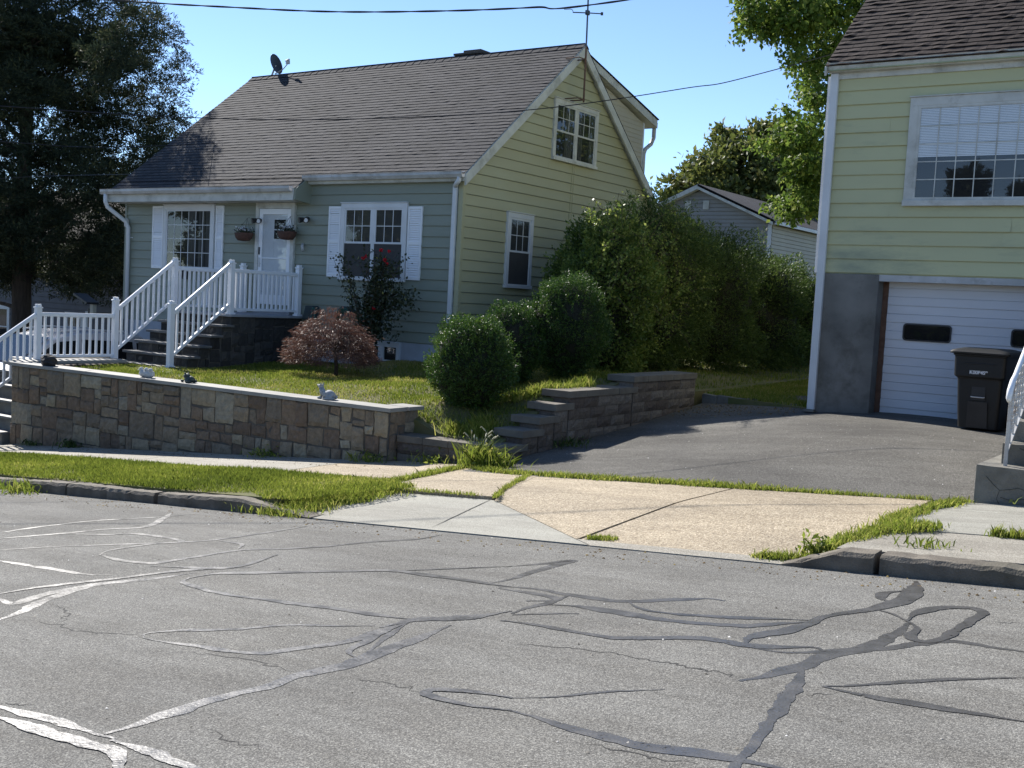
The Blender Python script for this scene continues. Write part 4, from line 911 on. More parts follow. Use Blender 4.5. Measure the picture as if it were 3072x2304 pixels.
for i in range(4): mb.prism([(L2*i/4+.003, -1.965), (L2*(i+1)/4-.002, -1.965), (L2*(i+1)/4-.002, -1.872-.002*(i % 2)), (L2*i/4+.003, -1.872)], f2, -.34, .025)
mb.build('cap_stones', 'blockcap', RW2, bevel=.006)
# kerb stones at the back edge of the driveway
EB = thing('stone_edging', (-7, 17.8, -1.5), 'low grey stone edging between the driveway and the shaded side lawn', 'edging')
mb = MB(); ea = np.array([-8.0, 17.3]); eb = np.array([-5.9, 16.95])
for i in range(7):
    p = ea+(eb-ea)*i/7; q_ = ea+(eb-ea)*(i+1)/7-.012; dd = (q_-p)/np.linalg.norm(q_-p); nn = np.array([dd[1], -dd[0]])
    mb.prism([(0, -1.7), (np.linalg.norm(q_-p), -1.7), (np.linalg.norm(q_-p), -1.405+rs.normal(0, .008)), (0, -1.405+rs.normal(0, .008))], lambda u, z, w, p=p, dd=dd, nn=nn: (p[0]+dd[0]*u+nn[0]*w, p[1]+dd[1]*u+nn[1]*w, z), -.09, 0)
mb.build('edging_stones', 'steps', EB, bevel=.008)
tag(quad_patch('side_lawn_soil', [(-8.03, 17.38), (-5.8, 16.66), (-5.4, 18.2), (-8.26, 18.2)], sidelawn_z, 'lawnbed', 0, n=4, skirt=.3), kind='structure')

# ================================================================== yellow-green house with the garage
RH = thing('garage_house', (-2, HY, -1.4), 'pale yellow-green house with a brown shingle roof, picture window and garage below', 'house')
RX0, RX1 = -5.76, 6.5
rl_ = [3.515-.204*k for k in range(0, 15)]
HF = lambda u, z, w: (u, 16.36-w, z)
siding('front_siding', HF, .66, rl_, lambda z: (RX0+.0, RX1), 'lime', RH, seed=12)
mb = MB(); mb.box(RX0, RX1, 16.362, 24.5, .655, 3.7); mb.build('wall_core', 'lime', RH)
siding('side_siding', lambda u, z, w: (RX0-w, 24.5-(u-16.36), z), .66, rl_, lambda z: (16.37, 24.4), 'lime', RH, seed=13)
GXL, GXR, GZ0, GZ1 = -4.87, -2.05, -1.42, .64
mb = MB(); mb.box(RX0, GXL-.02, 16.33, 16.75, -1.9, .652); mb.box(RX0+.001, RX0+.3, 16.751, 24.3, -1.9, .651); mb.box(GXR+.1, RX1, 16.331, 16.75, -1.9, .652); mb.build('foundation', 'paint_conc', RH, bevel=.008)
mb = MB(); mb.box(GXL-.03, RX1, 16.345, 16.60, .56, .653); mb.build('garage_header', 'gutter', RH)
mb = MB(); mb.box(GXL-.018, GXL+.058, 16.585, 16.66, -1.5, .558); mb.build('door_jamb', 'rust', RH)
gd_ = thing_part('garage_door', RH)
n = 4; hz = (GZ1-.06-GZ0)/4
for i in range(4):
    z0 = GZ0+.02+hz*i; mb = MB(); ribs = [0, .25, .5, .75, 1.0]
    for a, b in zip(ribs[:-1], ribs[1:]):
        k_ = ribs.index(a); w = .008 if k_ % 2 else 0
        mb.box(GXL+.06, GXR+.1, 16.60-w, 16.64, z0+hz*a+.003, z0+hz*b-.003)
    mb.box(GXL+.06, GXR+.1, 16.612, 16.641, z0+.0005, z0+hz-.0005); o = mb.build('door_panel', 'garage', gd_, bevel=.002)
    if i == 2:
        for wx in (-4.22, -2.75):
            def rr_(x0, x1, z0_, z1_, r, k=5):
                P = []
                for (cx, cz, a0) in ((x1-r, z0_+r, -90), (x1-r, z1_-r, 0), (x0+r, z1_-r, 90), (x0+r, z0_+r, 180)):
                    for j in range(k+1): a = math.radians(a0+90*j/k); P.append((cx+r*math.cos(a), cz+r*math.sin(a)))
                return P
            fr2 = lambda u, z, w: (u, 16.60-w, z)
            m2 = MB(); m2.prism(rr_(wx-.34, wx+.34, z0+.12, z0+.37, .05), fr2, .0, .020); p_ = m2.build('window_frame', 'black', o)
            m2 = MB(); m2.prism(rr_(wx-.32, wx+.32, z0+.14, z0+.35, .04), fr2, .0201, .022); m2.build('pane', 'glass_dark', p_)
mb = MB(); mb.box(GXL+.06, GXR+.1, 16.60, 16.64, GZ0-.005, GZ0+.019); mb.build('door_seal', 'black', gd_)
mb = MB(); mb.box(-4.9, -1.9, 16.7, 20, -1.5, .6); mb.build('garage_inside', 'dark', RH)
# picture window
pw = window(RH, HF, -4.63, -1.2, 1.64, 3.17, sash=False, grid=(12, 5), trim=.12, fmat='trim', blind=(2.33, -4.5, -1.33), depth=.05)
mb = MB(); mb.prism([(GXL, 0), (GXL, 0)], HF, 0, 0) if False else None
mb = MB(); mb.box(RX0-.02, RX1, 16.325, 16.358, 3.50, 3.66); mb.build('fascia', 'trim', RH, bevel=.003)
gutter('gutter', RX0-.06, RX1, 16.32, 3.585, RH, h=.13, d=.13, mat='trim')
mb = MB(); mb.box(RX0-.045, RX0+.07, 16.27, 16.335, -1.40, 3.58); mb.build('downspout', 'white', RH, bevel=.01)
mb = MB(); mb.box(RX0-.10, RX0-.047, 16.33, 16.40, .66, 3.55); mb.build('corner_trim', 'white', RH, bevel=.004)
mb = MB(); mb.box(RX0-.08, RX0+.09, 16.20, 16.33, -1.43, -1.40); mb.build('spout_foot', 'steps', RH)
rf = thing_part('roof', RH)
shingles('front_shingles', 'shingle_brown', RX0-.1, RX1+.1, 16.17, 3.67, .84, 5.6, rf, seed=8, curl=.010)
mb = MB(); mb.prism([(16.18, 3.60), (20.45, 7.19), (24.8, 3.60)], lambda u, z, w: (w, u, z), RX0-.05, RX1); mb.build('gable_end', 'lime', rf)
mb = MB(); mb.prism([(20.46, 7.20), (24.9, 3.55), (24.9, 3.63), (20.46, 7.27)][::-1], lambda u, z, w: (w, u, z), RX0-.1, RX1); mb.build('rear_slope', 'shingle_brown', rf)
mb = MB(); c = [(RX0-.105, 16.16, 3.53), (RX0-.075, 16.16, 3.53), (RX0-.075, 20.46, 7.14), (RX0-.105, 20.46, 7.14), (RX0-.105, 16.16, 3.66), (RX0-.075, 16.16, 3.66), (RX0-.075, 20.46, 7.26), (RX0-.105, 20.46, 7.26)]
mb.hexa(c); mb.build('rake_board', 'trim', rf)
tag(grid_obj('right_yard_soil', lin(-2.1, 9, 8), lin(10.7, 16.3, 6), lambda X, Y: -1.6, 'dirt', skirt=.3), kind='structure')

# ------------------------------------------------------------------ concrete steps with a white iron rail
CS = thing('concrete_steps', (0, 11.5, -1.6), 'cracked grey concrete steps rising past the wheeled bin', 'steps')
SX = -2.14; mb = MB(); rs = np.random.RandomState(3)
zt = [-1.24+.19*i for i in range(11)]; zt[0] = -1.235
for i, z in enumerate(zt):
    x0 = SX+(.0 if i == 0 else .13+.015*i); y0 = 10.45+.31*i; n = 14; V = []
    zb = -1.75 if i == 0 else zt[i-1]-.02
    xs_ = [x0+(2.4-x0)*(k/n)**1.4 for k in range(n+1)]
    top = [(x, y0+rs.normal(0, .006), z-rs.rand()*.006) for x in xs_]; bot = [(x, y0+.004+rs.normal(0, .004), zb) for x in xs_]
    tb = [(x, 16.2, z) for x in xs_]; bb = [(x, 16.2, zb) for x in xs_]; m_ = len(xs_); V = bot+top+tb+bb
    Fq = [(k, k+1, m_+k+1, m_+k) for k in range(n)]+[(m_+k, m_+k+1, 2*m_+k+1, 2*m_+k) for k in range(n)]+[(0, m_, 2*m_, 3*m_), (m_-1, 4*m_-1, 3*m_-1, 2*m_-1)]
    mb.add(V, Fq)
mb.build('step_blocks', 'steps', CS)
mb = MB()
for pts in ([(-2.05, -1.33), (-1.98, -1.40), (-1.93, -1.44), (-1.95, -1.52), (-1.90, -1.60)], [(-1.93, -1.44), (-1.84, -1.42), (-1.78, -1.40), (-1.70, -1.42)], [(-1.92, -1.50), (-1.82, -1.52), (-1.74, -1.49), (-1.62, -1.51), (-1.55, -1.50)], [(-1.75, -1.60), (-1.68, -1.50), (-1.6, -1.53), (-1.5, -1.5)]):
    mb.tube([(x, 10.447, z) for x, z in pts], .0022, 4)
for pts in ([(-1.85, -1.08), (-1.75, -1.12), (-1.62, -1.10), (-1.5, -1.15)],): mb.tube([(x, 10.757, z) for x, z in pts], .002, 4)
mb.build('step_crack', 'crack', CS)
IR = thing('iron_railing', (-1.9, 10.6, -1.24), 'white wrought iron stair railing with twisted bars on the concrete steps', 'railing')
x = -1.93; a = Vector((x, 10.60, -1.235)); slope = .19/.31
topr = lambda y: -.50+(y-10.66)*slope
mb = MB(); mb.beam((x, 10.60, -1.238), (x, 10.60, topr(10.60)), .03, .03); mb.build('post', 'iron', IR, bevel=.003)
mb = MB(); pts = [(x, 10.52, topr(10.55)-.09), (x, 10.50, topr(10.5)-.03), (x, 10.53, topr(10.53)+.02), (x, 10.62, topr(10.6)+.06)]+[(x, y, topr(y)+.035) for y in (10.7, 11.0, 12.0, 13.2)]
mb.tube(pts, [.016, .024, .027, .026, .024, .024, .024, .024], 10); mb.build('hand_rail', 'vinyl', IR, smooth=True)
mb = MB(); mb.beam((x, 10.60, -1.235+.13), (x, 13.2, -1.235+.13+2.6*slope), .03, .014); mb.build('bottom_bar', 'iron', IR)
for i in range(20):
    y = 10.70+.118*i; z0 = -1.235+.13+(y-10.6)*slope; z1 = topr(y)+.02; m_ = MB(); V = []; K = 16; q = .0075
    for j in range(K+1):
        t_ = j/K; an = math.pi*3.5*min(max((t_-.12)/.76, 0), 1); z = z0+(z1-z0)*t_; w = q*(1.2 if .12 < t_ < .88 else 1)
        V += [(x+w*1.4*math.cos(an+math.pi/4+math.pi/2*k), y+w*1.4*math.sin(an+math.pi/4+math.pi/2*k), z) for k in range(4)]
    m_.add(V, [(j*4+k, j*4+(k+1) % 4, (j+1)*4+(k+1) % 4, (j+1)*4+k) for j in range(K) for k in range(4)]); m_.build('twisted_bar', 'iron', IR)

# ------------------------------------------------------------------ wheeled bin
BX, BY = -3.12, 15.4; bz = drive_z(BX, BY)
BN = thing('wheeled_bin', (BX, BY, bz), 'dark wheeled rubbish bin with a lid and white number in front of the garage door', 'bin')
BN.rotation_euler = (0, 0, math.radians(-4))
def child(o, loc=(0, 0, 0)): o.location = loc; return o
mb = MB()
def ring(w, d, z, r=.05, y=0):
    P = []
    for cx, cy, a0 in ((w/2-r, -d/2+r, -90), (w/2-r, d/2-r, 0), (-w/2+r, d/2-r, 90), (-w/2+r, -d/2+r, 180)):
        for j in range(5): a = math.radians(a0+90*j/4); P.append((cx+r*math.cos(a), y+cy+r*math.sin(a), z))
    return P
def loft(mb, rings):
    n = len(rings[0]); V = [p for r_ in rings for p in r_]
    mb.add(V, [(i*n+k, i*n+(k+1) % n, (i+1)*n+(k+1) % n, (i+1)*n+k) for i in range(len(rings)-1) for k in range(n)]+[tuple(range(n))[::-1], tuple((len(rings)-1)*n+k for k in range(n))])
loft(mb, [ring(.50, .56, .03, y=.02), ring(.53, .60, .30, y=.01), ring(.56, .64, .66), ring(.575, .65, .675), ring(.63, .72, .70), ring(.645, .74, .96), ring(.67, .78, .965), ring(.67, .78, .985)])
child(mb.build('bin_body', 'bin', BN, bevel=.006))
mb = MB(); loft(mb, [ring(.74, .86, .987, .06), ring(.745, .87, 1.01, .07), ring(.70, .80, 1.035, .08), ring(.5, .6, 1.065, .1), ring(.42, .5, 1.06, .1)]); mb.box(-.2, .2, .40, .47, .97, 1.02); lid = child(mb.build('lid', 'bin', BN, bevel=.004))
mb = MB(); mb.prism([(-.085, .40), (.085, .40), (.085, .57), (.06, .60), (-.06, .60), (-.085, .57)], lambda u, z, w: (u, -.30-w, z), 0, .0125); mb.prism([(-.13, .04), (.13, .04), (.12, .38), (-.12, .38)], lambda u, z, w: (u, -.272-.045*z/.4-w, z), 0, .004); child(mb.build('front_recess', 'black', BN))
mb = MB(); mb.tube([(-.085, -.325, .44), (-.06, -.335, .437), (.06, -.335, .437), (.085, -.325, .44)], .008, 8); child(mb.build('lift_bar', 'gutter', BN))
for sx in (-1, 1):
    mb = MB(); mb.tube([(sx*.23, .26, .125), (sx*.29, .26, .125)], .12, 20); w_ = child(mb.build('wheel', 'black', BN))
cu = bpy.data.curves.new('number_label', 'FONT'); cu.body = 'K00P4S9'; cu.size = .062; cu.align_x = 'CENTER'; cu.extrude = .0006; cu.offset = .0018
lt = bpy.data.objects.new('number_label', cu); COL.objects.link(lt); lt.parent = BN; lt.location = (.0, -.3735, .735); lt.rotation_euler = (math.radians(87), 0, 0); cu.materials.append(M['vinyl'])
bpy.context.view_layer.update(); me_ = bpy.data.meshes.new_from_object(lt); lo_ = bpy.data.objects.new('number_label', me_); COL.objects.link(lo_); lo_.parent = BN; lo_.location = lt.location; lo_.rotation_euler = lt.rotation_euler; bpy.data.objects.remove(lt); lo_.name = 'number_label'
mb = MB(); mb.box(-.2, .2, -.374, -.36, .86, .875); child(mb.build('moulded_grip', 'bin', BN, bevel=.004))

# ================================================================== plants
def lump(c, r, n, rs, thick=.2, amp=.12, f=2.5, zmin=None):
    """points in a lumpy ellipsoidal shell, with outward directions"""
    d = unit(rs.normal(size=(n, 3))); ph = rs.rand(8)*6
    k = 1+amp*(np.sin(d[:, 0]*f*1.9+ph[0])*np.sin(d[:, 1]*f*2.1+ph[1])+np.sin(d[:, 2]*f*2.3+ph[2])*.7+.5*np.sin(d[:, 0]*f*5+ph[3])*np.sin(d[:, 2]*f*5.3+ph[4])+.35*np.sin(d[:, 1]*f*9+ph[5])*np.sin(d[:, 2]*f*8+ph[6]))
    rad = k*(1-thick*rs.rand(n)**1.6)
    P = np.array(c)+d*np.array(r)*rad[:, None]
    if zmin is not None: m = P[:, 2] > zmin; P, d = P[m], d[m]
    return P, d
def shrub(name, c, r, n, size, mat, label, cat, seed, base, group=None, amp=.1, thick=.25, sprigs=0, squash=1.0, core=.84, aspect=.5, cz=None, sprig_len=.18):
    rs = np.random.RandomState(seed); t = thing(name, (c[0], c[1], base), label, cat, group)
    P, d = lump(c, r, n, rs, thick, amp, zmin=base)
    nr = unit(d+np.array([0, 0, .35])); V, Fq = leaf_geo(P, size*rs.uniform(.6, 1.3, len(P)), axis=unit(d+np.array([0, 0, .5])), nrm=nr, aspect=aspect, spread=.75, rs=rs)
    tint = np.clip(.45+.2*rs.normal(size=len(P))+.12*np.sin(P[:, 0]*5+P[:, 2]*7), 0, 1)
    VV, FF, TT = [V], [Fq], [tint]; st = MB()
    for i in range(sprigs):
        q = unit(rs.normal(size=(1, 3))+np.array([[0, 0, .4]]))[0]; p0 = np.array(c)+q*np.array(r)*.9; L = sprig_len*rs.uniform(.5, 1.6); dr = unit((q+np.array([0, 0, .7])+rs.normal(size=3)*.3)[None])[0]
        m_ = int(10+L*60*.4/ max(size*10, .3)); tt = rs.rand(m_); pp = p0+dr*L*tt[:, None]+rs.normal(size=(m_, 3))*size*.35
        v, f = leaf_geo(pp, size*rs.uniform(.5, 1.1, m_), axis=np.tile(dr, (m_, 1)), aspect=aspect, spread=.7, rs=rs); n0 = sum(len(x_) for x_ in VV)
        VV.append(v); FF.append(f+n0); TT.append(np.clip(.65+.2*rs.normal(size=m_), 0, 1))
    mesh_np('foliage', np.concatenate(VV), np.concatenate(FF), np.concatenate(TT), mat, t)
    mb = MB(); mb.blob((c[0], c[1], c[2]), tuple(x_*core for x_ in r), seed, .08, 24, 16, flat=base-.02); mb.build('dark_core', 'core', t, smooth=True)  # solid dark blob in place of the shaded inside, no modelled twigs
    return t
g_ = 'clipped round evergreen shrubs on the lawn'
shrub('box_shrub', (-9.36, 12.55, -.96), (.62, .60, .64), 34000, .032, 'box', 'round clipped evergreen shrub at the front, nearest the stepped block wall corner', 'shrub', 1, lawn_z(-9.32, 12.55), g_, sprigs=560, sprig_len=.12, amp=.16)
shrub('box_shrub', (-10.05, 14.5, -.70), (.56, .55, .62), 26000, .032, 'box', 'smaller evergreen shrub peeping out between the two big round ones', 'shrub', 2, lawn_z(-10.05, 14.5), g_, sprigs=260, amp=.14, sprig_len=.08)
shrub('box_shrub', (-9.52, 15.30, -.42), (.66, .64, .80), 36000, .032, 'box', 'tallest round clipped evergreen shrub, standing against the long hedge', 'shrub', 3, lawn_z(-9.42, 15.3), g_, sprigs=560, sprig_len=.13, amp=.16)
# hedge
hz_ = [(-10.38, 18.0, .05, 1.0, 1.15, 1.6), (-10.5, 19.9, .45, 1.2, 1.4, 1.72), (-10.5, 22.2, .2, 1.35, 1.45, 1.6), (-10.5, 24.8, .05, 1.4, 1.6, 1.4), (-10.5, 27.6, -.1, 1.45, 1.7, 1.3), (-10.4, 30.6, -.15, 1.5, 1.8, 1.2)]
names = ['leafy vine-covered shrub at the near end of the hedge beside the gable wall', 'tall feathery evergreen second in the hedge, rising over the eave of the gable', 'third evergreen of the long hedge, counting from the street', 'fourth evergreen of the long hedge, counting from the street', 'fifth evergreen of the long hedge, counting from the street', 'far end evergreen of the long hedge, next to the yellow house']
for i, (x, y, z, rx, ry, rz) in enumerate(hz_):
    shrub('hedge_shrub', (x, y, z), (rx, ry, rz), [42000, 56000, 56000, 50000, 44000, 40000][i], [.07, .065, .07, .08, .09, .095][i], 'vine' if i == 0 else 'hedge', names[i], 'shrub', 40+i, lawn_z(x, y)-.05, 'evergreens of the long hedge', amp=.2, thick=.3, sprigs=[220, 380, 120, 60, 40, 30][i], sprig_len=[.35, .35, .2, .2, .2, .2][i], aspect=.55 if i == 0 else .3, core=.80)
# trailing sprigs of the vine shrub over the evergreen
rs = np.random.RandomState(77); vt = thing('vine', (-9.75, 17.4, -1.2), 'light green leafy vine climbing over the front of the long hedge', 'vine')
VV, FF, TT = [], [], []; n0 = 0; mbv = MB()
for i in range(110):
    y = rs.uniform(16.6, 19.8); zb = rs.uniform(-.2, 1.75); x = -9.52-.25*abs(zb-.3)+rs.normal(0, .06)-(.15 if y > 18.5 else .0)*0-.25*max(0, 17.5-y); p = np.array([x, y, zb]); dr = unit(np.array([[rs.uniform(0, .5), rs.normal(0, .6), rs.uniform(-.5, 1.0)]]))[0]; L = rs.uniform(.3, .9); pts = []
    for j in range(10): pts.append(p.copy()); p = p+dr*L/9; dr = unit((dr+rs.normal(size=3)*.15+np.array([.0, 0, -.05]))[None])[0]
    mbv.tube(pts, .005, 4, caps=False); pts = np.array(pts); m_ = int(L*55); idx = rs.randint(0, 10, m_); pp = pts[idx]+rs.normal(size=(m_, 3))*.035
    v, f = leaf_geo(pp, rs.uniform(.04, .075, m_), aspect=.65, spread=1, rs=rs); VV.append(v); FF.append(f+n0); n0 += len(v); TT.append(np.clip(.65+.25*rs.normal(size=m_), 0, 1))
mesh_np('leaf_cover', np.concatenate(VV), np.concatenate(FF), np.concatenate(TT), 'vine', vt); mbv.build('stem', 'twig', vt)

def limb_tree(t, base, h, r0, rs, mat='bark', n=9, spread=1.2, z1=.45):
    mb = MB(); bx, by, bz = base; K = 8
    pts = [(bx+.06*h*math.sin(i*.6)*i/K*.3, by, bz+h*z1*i/K) for i in range(K+1)]
    mb.tube(pts, [r0*(1.25-.6*i/K) for i in range(K+1)], 12)
    ends = []
    for i in range(n):
        s_ = rs.uniform(.45, 1.0); p = Vector(pts[int(s_*K)]); a = rs.rand()*6.28+i; d = Vector((math.cos(a)*spread, math.sin(a)*spread, rs.uniform(.5, 1.4))).normalized(); q = [p.copy()]
        for j in range(7): p = p+d*h*.075; d = (d+Vector(rs.normal(size=3)*.16)+Vector((0, 0, .05))).normalized(); q.append(p.copy())
        mb.tube(q, [r0*.42*(1-.8*j/7) for j in range(8)], 7); ends.append(np.array(q[-1]))
        for b in range(3):
            p2 = q[rs.randint(3, 7)].copy(); d2_ = (d+Vector(rs.normal(size=3)*.7)).normalized(); q2 = [p2.copy()]
            for j in range(4): p2 = p2+d2_*h*.06; d2_ = (d2_+Vector(rs.normal(size=3)*.2)).normalized(); q2.append(p2.copy())
            mb.tube(q2, [r0*.16*(1-.7*j/4) for j in range(5)], 5); ends.append(np.array(q2[-1]))
    mb.build('trunk', mat, t, smooth=True); return ends
def crown(t, blobs, per, size, mat, rs, aspect=.5, thick=.45, droop=0, mean=.45, clump=None):
    VV, FF, TT = [], [], []; n0 = 0
    for (c, r) in blobs:
        n = int(per*(r[0]*r[1]*r[2])**(2/3)); 
        if clump:   # leaves gathered in twigs inside the blob, so gaps stay open
            nc = max(6, int(n/clump[0])); C, D = lump(c, r, nc, rs, thick, .18); 
            k = rs.randint(0, len(C), n); P = C[k]+rs.normal(size=(n, 3))*clump[1]*np.array([1, 1, .55]); d = D[k]; tc = rs.normal(size=len(C))[k]*.15
        else: P, d = lump(c, r, n, rs, thick, .18); tc = 0
        ax = unit(d+np.array([0, 0, .2-droop])); V, Fq = leaf_geo(P, size*rs.uniform(.55, 1.3, len(P)), axis=ax, nrm=unit(d+np.array([0, 0, .6])), aspect=aspect, spread=.8, rs=rs)
        VV.append(V); FF.append(Fq+n0); n0 += len(V); TT.append(np.clip(mean+tc+.17*rs.normal(size=len(P)), 0, 1))
    return mesh_np('crown', np.concatenate(VV), np.concatenate(FF), np.concatenate(TT), mat, t)
# juniper
jb0 = ray((66, 1000))*34.5
JT = thing('juniper_tree', (jb0[0], jb0[1], -3.3), 'huge dark evergreen tree with a thick trunk at the left behind the white fence', 'tree')
rs = np.random.RandomState(8); mb = MB(); jx, jy = jb0[0], jb0[1]
mb.tube([(jx, jy, -3.6), (jx, jy, -2.5), (jx-.05, jy, -1.0), (jx+.05, jy-.1, 1.5), (jx+.2, jy-.1, 5), (jx+.3, jy, 10)], [.40, .32, .29, .26, .18, .06], 14)
for i in range(34):
    z = rs.uniform(-1.4, 9); a = rs.rand()*6.28; d = Vector((math.cos(a), math.sin(a), rs.uniform(-.1, .5))).normalized(); p = Vector((jx, jy, z)); q = [p.copy()]; L = 3.8*(1-.05*z)
    for j in range(7): p = p+d*L/7; d = (d+Vector(rs.normal(size=3)*.14)+Vector((0, 0, .04))).normalized(); q.append(p.copy())
    mb.tube(q, [.09*(1-.85*j/7) for j in range(8)], 6)
mb.build('trunk', 'bark', JT, smooth=True)
bl = []
for i in range(250):
    z = rs.uniform(-.6, 9.6); R0 = 4.8*min(1, .72+.14*z) if z < 2 else 4.9*(1-.085*(z-2)); a = rs.rand()*6.28; rr2 = R0*rs.uniform(.25, 1.0)
    bl.append(((jx+.2+rr2*math.cos(a), jy+.6+rr2*math.sin(a), z+.3), (rs.uniform(.6, 1.15), rs.uniform(.6, 1.15), rs.uniform(.4, .75))))
for px in ((545, 200), (520, 250), (545, 370), (500, 120), (480, 90), (530, 395), (470, 60), (500, 300), (470, 330), (440, 250), (420, 160), (400, 60), (380, 20), (470, 430), (440, 480), (400, 520), (20, 80), (380, 560), (340, 620), (300, 560), (250, 480), (150, 300), (200, 640), (120, 600), (300, 700), (340, 740), (360, 680), (330, 780), (250, 760), (100, 700), (30, 760)):
    p = ray(px)*(rs.uniform(31.5, 33) if px[0] < 400 else rs.uniform(36.5, 39))
    bl.append((tuple(p), (.72, .62, .48)))
for q in ((-22.4, 16.2, 2.2, 2.9), (-22.0, 16.3, 2.3, 3.3), (-21.6, 16.1, 2.1, 3.6), (-22.3, 16.9, 2.8, 3.0), (-22.4, 17.6, 3.4, 3.0), (-21.9, 16.8, 2.7, 3.7), (-21.3, 16.2, 2.2, 4.2), (-21.7, 17.4, 3.2, 3.9)): bl.append(((q[0]-1.05*q[3], q[1]+.44*q[3], q[2]+q[3]), (.6, .55, .45)))  # clumps added along the sun's line so the crown shades the lower roof
crown(JT, bl, 2100, .14, 'juniper', rs, aspect=.22, thick=.8, mean=.4, clump=(26, .10))
# green maple behind the yellow house
MT = thing('maple_tree', (-2.8, 26.5, -1.4), 'bright green maple tree hanging over the left side of the yellow house roof', 'tree')
rs = np.random.RandomState(9); ends_m = limb_tree(MT, (-2.8, 26.5, -1.5), 14, .26, rs, n=6, spread=.4)
bl = []
for (x, y) in ((420, 10), (470, 60), (450, 150), (520, 200), (560, 120), (620, 60), (600, 180), (700, 40), (700, 150), (800, 60), (800, 170), (900, 40), (900, 130), (1000, 60), (1060, 120), (1130, 40), (720, 260), (800, 280), (900, 260), (980, 220), (720, 360), (800, 380), (880, 360), (960, 340), (780, 470), (860, 460), (920, 440), (800, 560), (880, 550), (830, 630), (890, 640), (900, 720), (690, 760), (760, 820), (840, 800), (880, 860), (600, 900), (680, 900), (760, 920), (830, 950), (700, 1010), (780, 1040), (850, 1060), (720, 1120), (800, 1150), (860, 1180), (760, 1240), (840, 1270), (620, 1320), (700, 1330), (790, 1340), (850, 1350), (540, 960), (700, 1370), (950, -80), (700, -80), (500, -60), (1100, -90)):
    p = ray((2048+x/2.1602, y/2.1602))*rs.uniform(24.8, 27); bl.append((tuple(p), (rs.uniform(.36, .5), rs.uniform(.4, .6), rs.uniform(.26, .4)) if y < 200 else (rs.uniform(.2, .32), rs.uniform(.3, .5), rs.uniform(.2, .34))))
for i in range(40): bl.append(((-4.2+rs.uniform(-2, 3.5), 26+rs.uniform(-1, 2.5), rs.uniform(3, 12)), (.9, .9, .7)))
for e in ends_m: bl.append((tuple(e), (.6, .6, .45)))
crown(MT, bl, 2300, .125, 'mapleg', rs, aspect=.7, thick=.95, droop=.9, mean=.55, clump=(13, .13))
# oak far behind
OT = thing('oak_tree', (-18, 55, -1.5), 'spreading oak tree on the skyline behind the grey gabled house', 'tree')
rs = np.random.RandomState(10); ends_o = limb_tree(OT, (-18.6, 55.6, -1.5), 12, .40, rs, n=14, spread=1.2, z1=.5)
bl = []; oc = ray((2275, 500))*57
for i in range(150):
    a = rs.rand()*6.28; q_ = math.sqrt(rs.rand()); z = 3.8+5.7*math.sqrt(max(0, 1-q_**2))*rs.rand()**.45+rs.uniform(-.5, .4); bl.append(((oc[0]+4.5*q_*math.cos(a), oc[1]+4.5*q_*math.sin(a), z), (rs.uniform(.6, 1.05), rs.uniform(.6, 1.05), rs.uniform(.35, .6))))
for e in ends_o: bl.append((tuple(e), (.7, .7, .5)))
crown(OT, bl, 620, .30, 'oak', rs, aspect=.6, thick=.8, mean=.5, clump=(16, .24))
# far trees that close the view between the houses
for i, (x, y, h, w, lab) in enumerate(((-13, 62, 5.2, 6, 'low dark tree on the skyline to the right of the oak'), (-30, 66, 4.2, 7, 'distant tree hidden mostly behind the gable of the blue-green house'), (-46, 60, 5.0, 8, 'distant tree beyond the left grey house'), (-58, 45, 6, 8, 'distant tree at the far left beyond the street'))):
    t = thing('distant_tree', (x, y, -1.5), lab, 'tree'); rs = np.random.RandomState(60+i); mb = MB(); mb.tube([(x, y, -1.8), (x, y, h*.5)], [.4, .2], 8); mb.build('trunk', 'bark', t)
    crown(t, [((x+rs.uniform(-w/2, w/2), y+rs.normal(0, 1), rs.uniform(-1, h-2)), (1.6, 1.5, 1.3)) for _ in range(16)], 170, .42, 'oak', rs, mean=.3)
# Japanese maple
JM = thing('japanese_maple', (-13.3, 13.95, lawn_z(-13.3, 13.95)), 'small weeping red-leaved maple on the lawn in front of the porch', 'tree')
rs = np.random.RandomState(12); jb = Vector((-13.3, 13.95, -1.5)); mb = MB()
mb.tube([jb, jb+Vector((0, 0, .2)), jb+Vector((-.04, 0, .42)), jb+Vector((-.1, .02, .65))], [.04, .034, .03, .02], 8); tips = []
for i in range(34):
    a = rs.rand()*6.28; p = jb+Vector((-.05, 0, rs.uniform(.35, .62))); d = Vector((math.cos(a), math.sin(a), rs.uniform(.5, 1.5))).normalized(); q = [p.copy()]; L = rs.uniform(.5, .95)
    for j in range(9): p = p+d*L/9; d = (d+Vector((0, 0, -.22))+Vector(rs.normal(size=3)*.1)).normalized(); q.append(p.copy()); tips.append(np.array(p))
    mb.tube(q, [.012*(1-.8*j/9) for j in range(10)], 5)
mb.build('trunk', 'bark', JM, smooth=True)
C = []
for i in range(720):
    a = rs.rand()*6.28; q_ = rs.rand()**.5; x = -.14+.80*q_*math.cos(a); y = .72*q_*math.sin(a); top = 1.12-.62*q_**2.2+.10*math.sin(a*3+1)+.07*math.sin(a*7); zz = rs.uniform(max(.25, top-.55), top) if q_ < .92 else rs.uniform(.25, top)
    C.append((jb.x+x, jb.y+y, jb.z+zz))
C = np.array(C); k_ = rs.randint(0, len(C), 25000); P = C[k_]+rs.normal(size=(25000, 3))*np.array([.055, .055, .018]); out = P-np.array([jb.x-.1, jb.y, jb.z+.5]); out[:, 2] = -.25*np.abs(out[:, 2])-.18
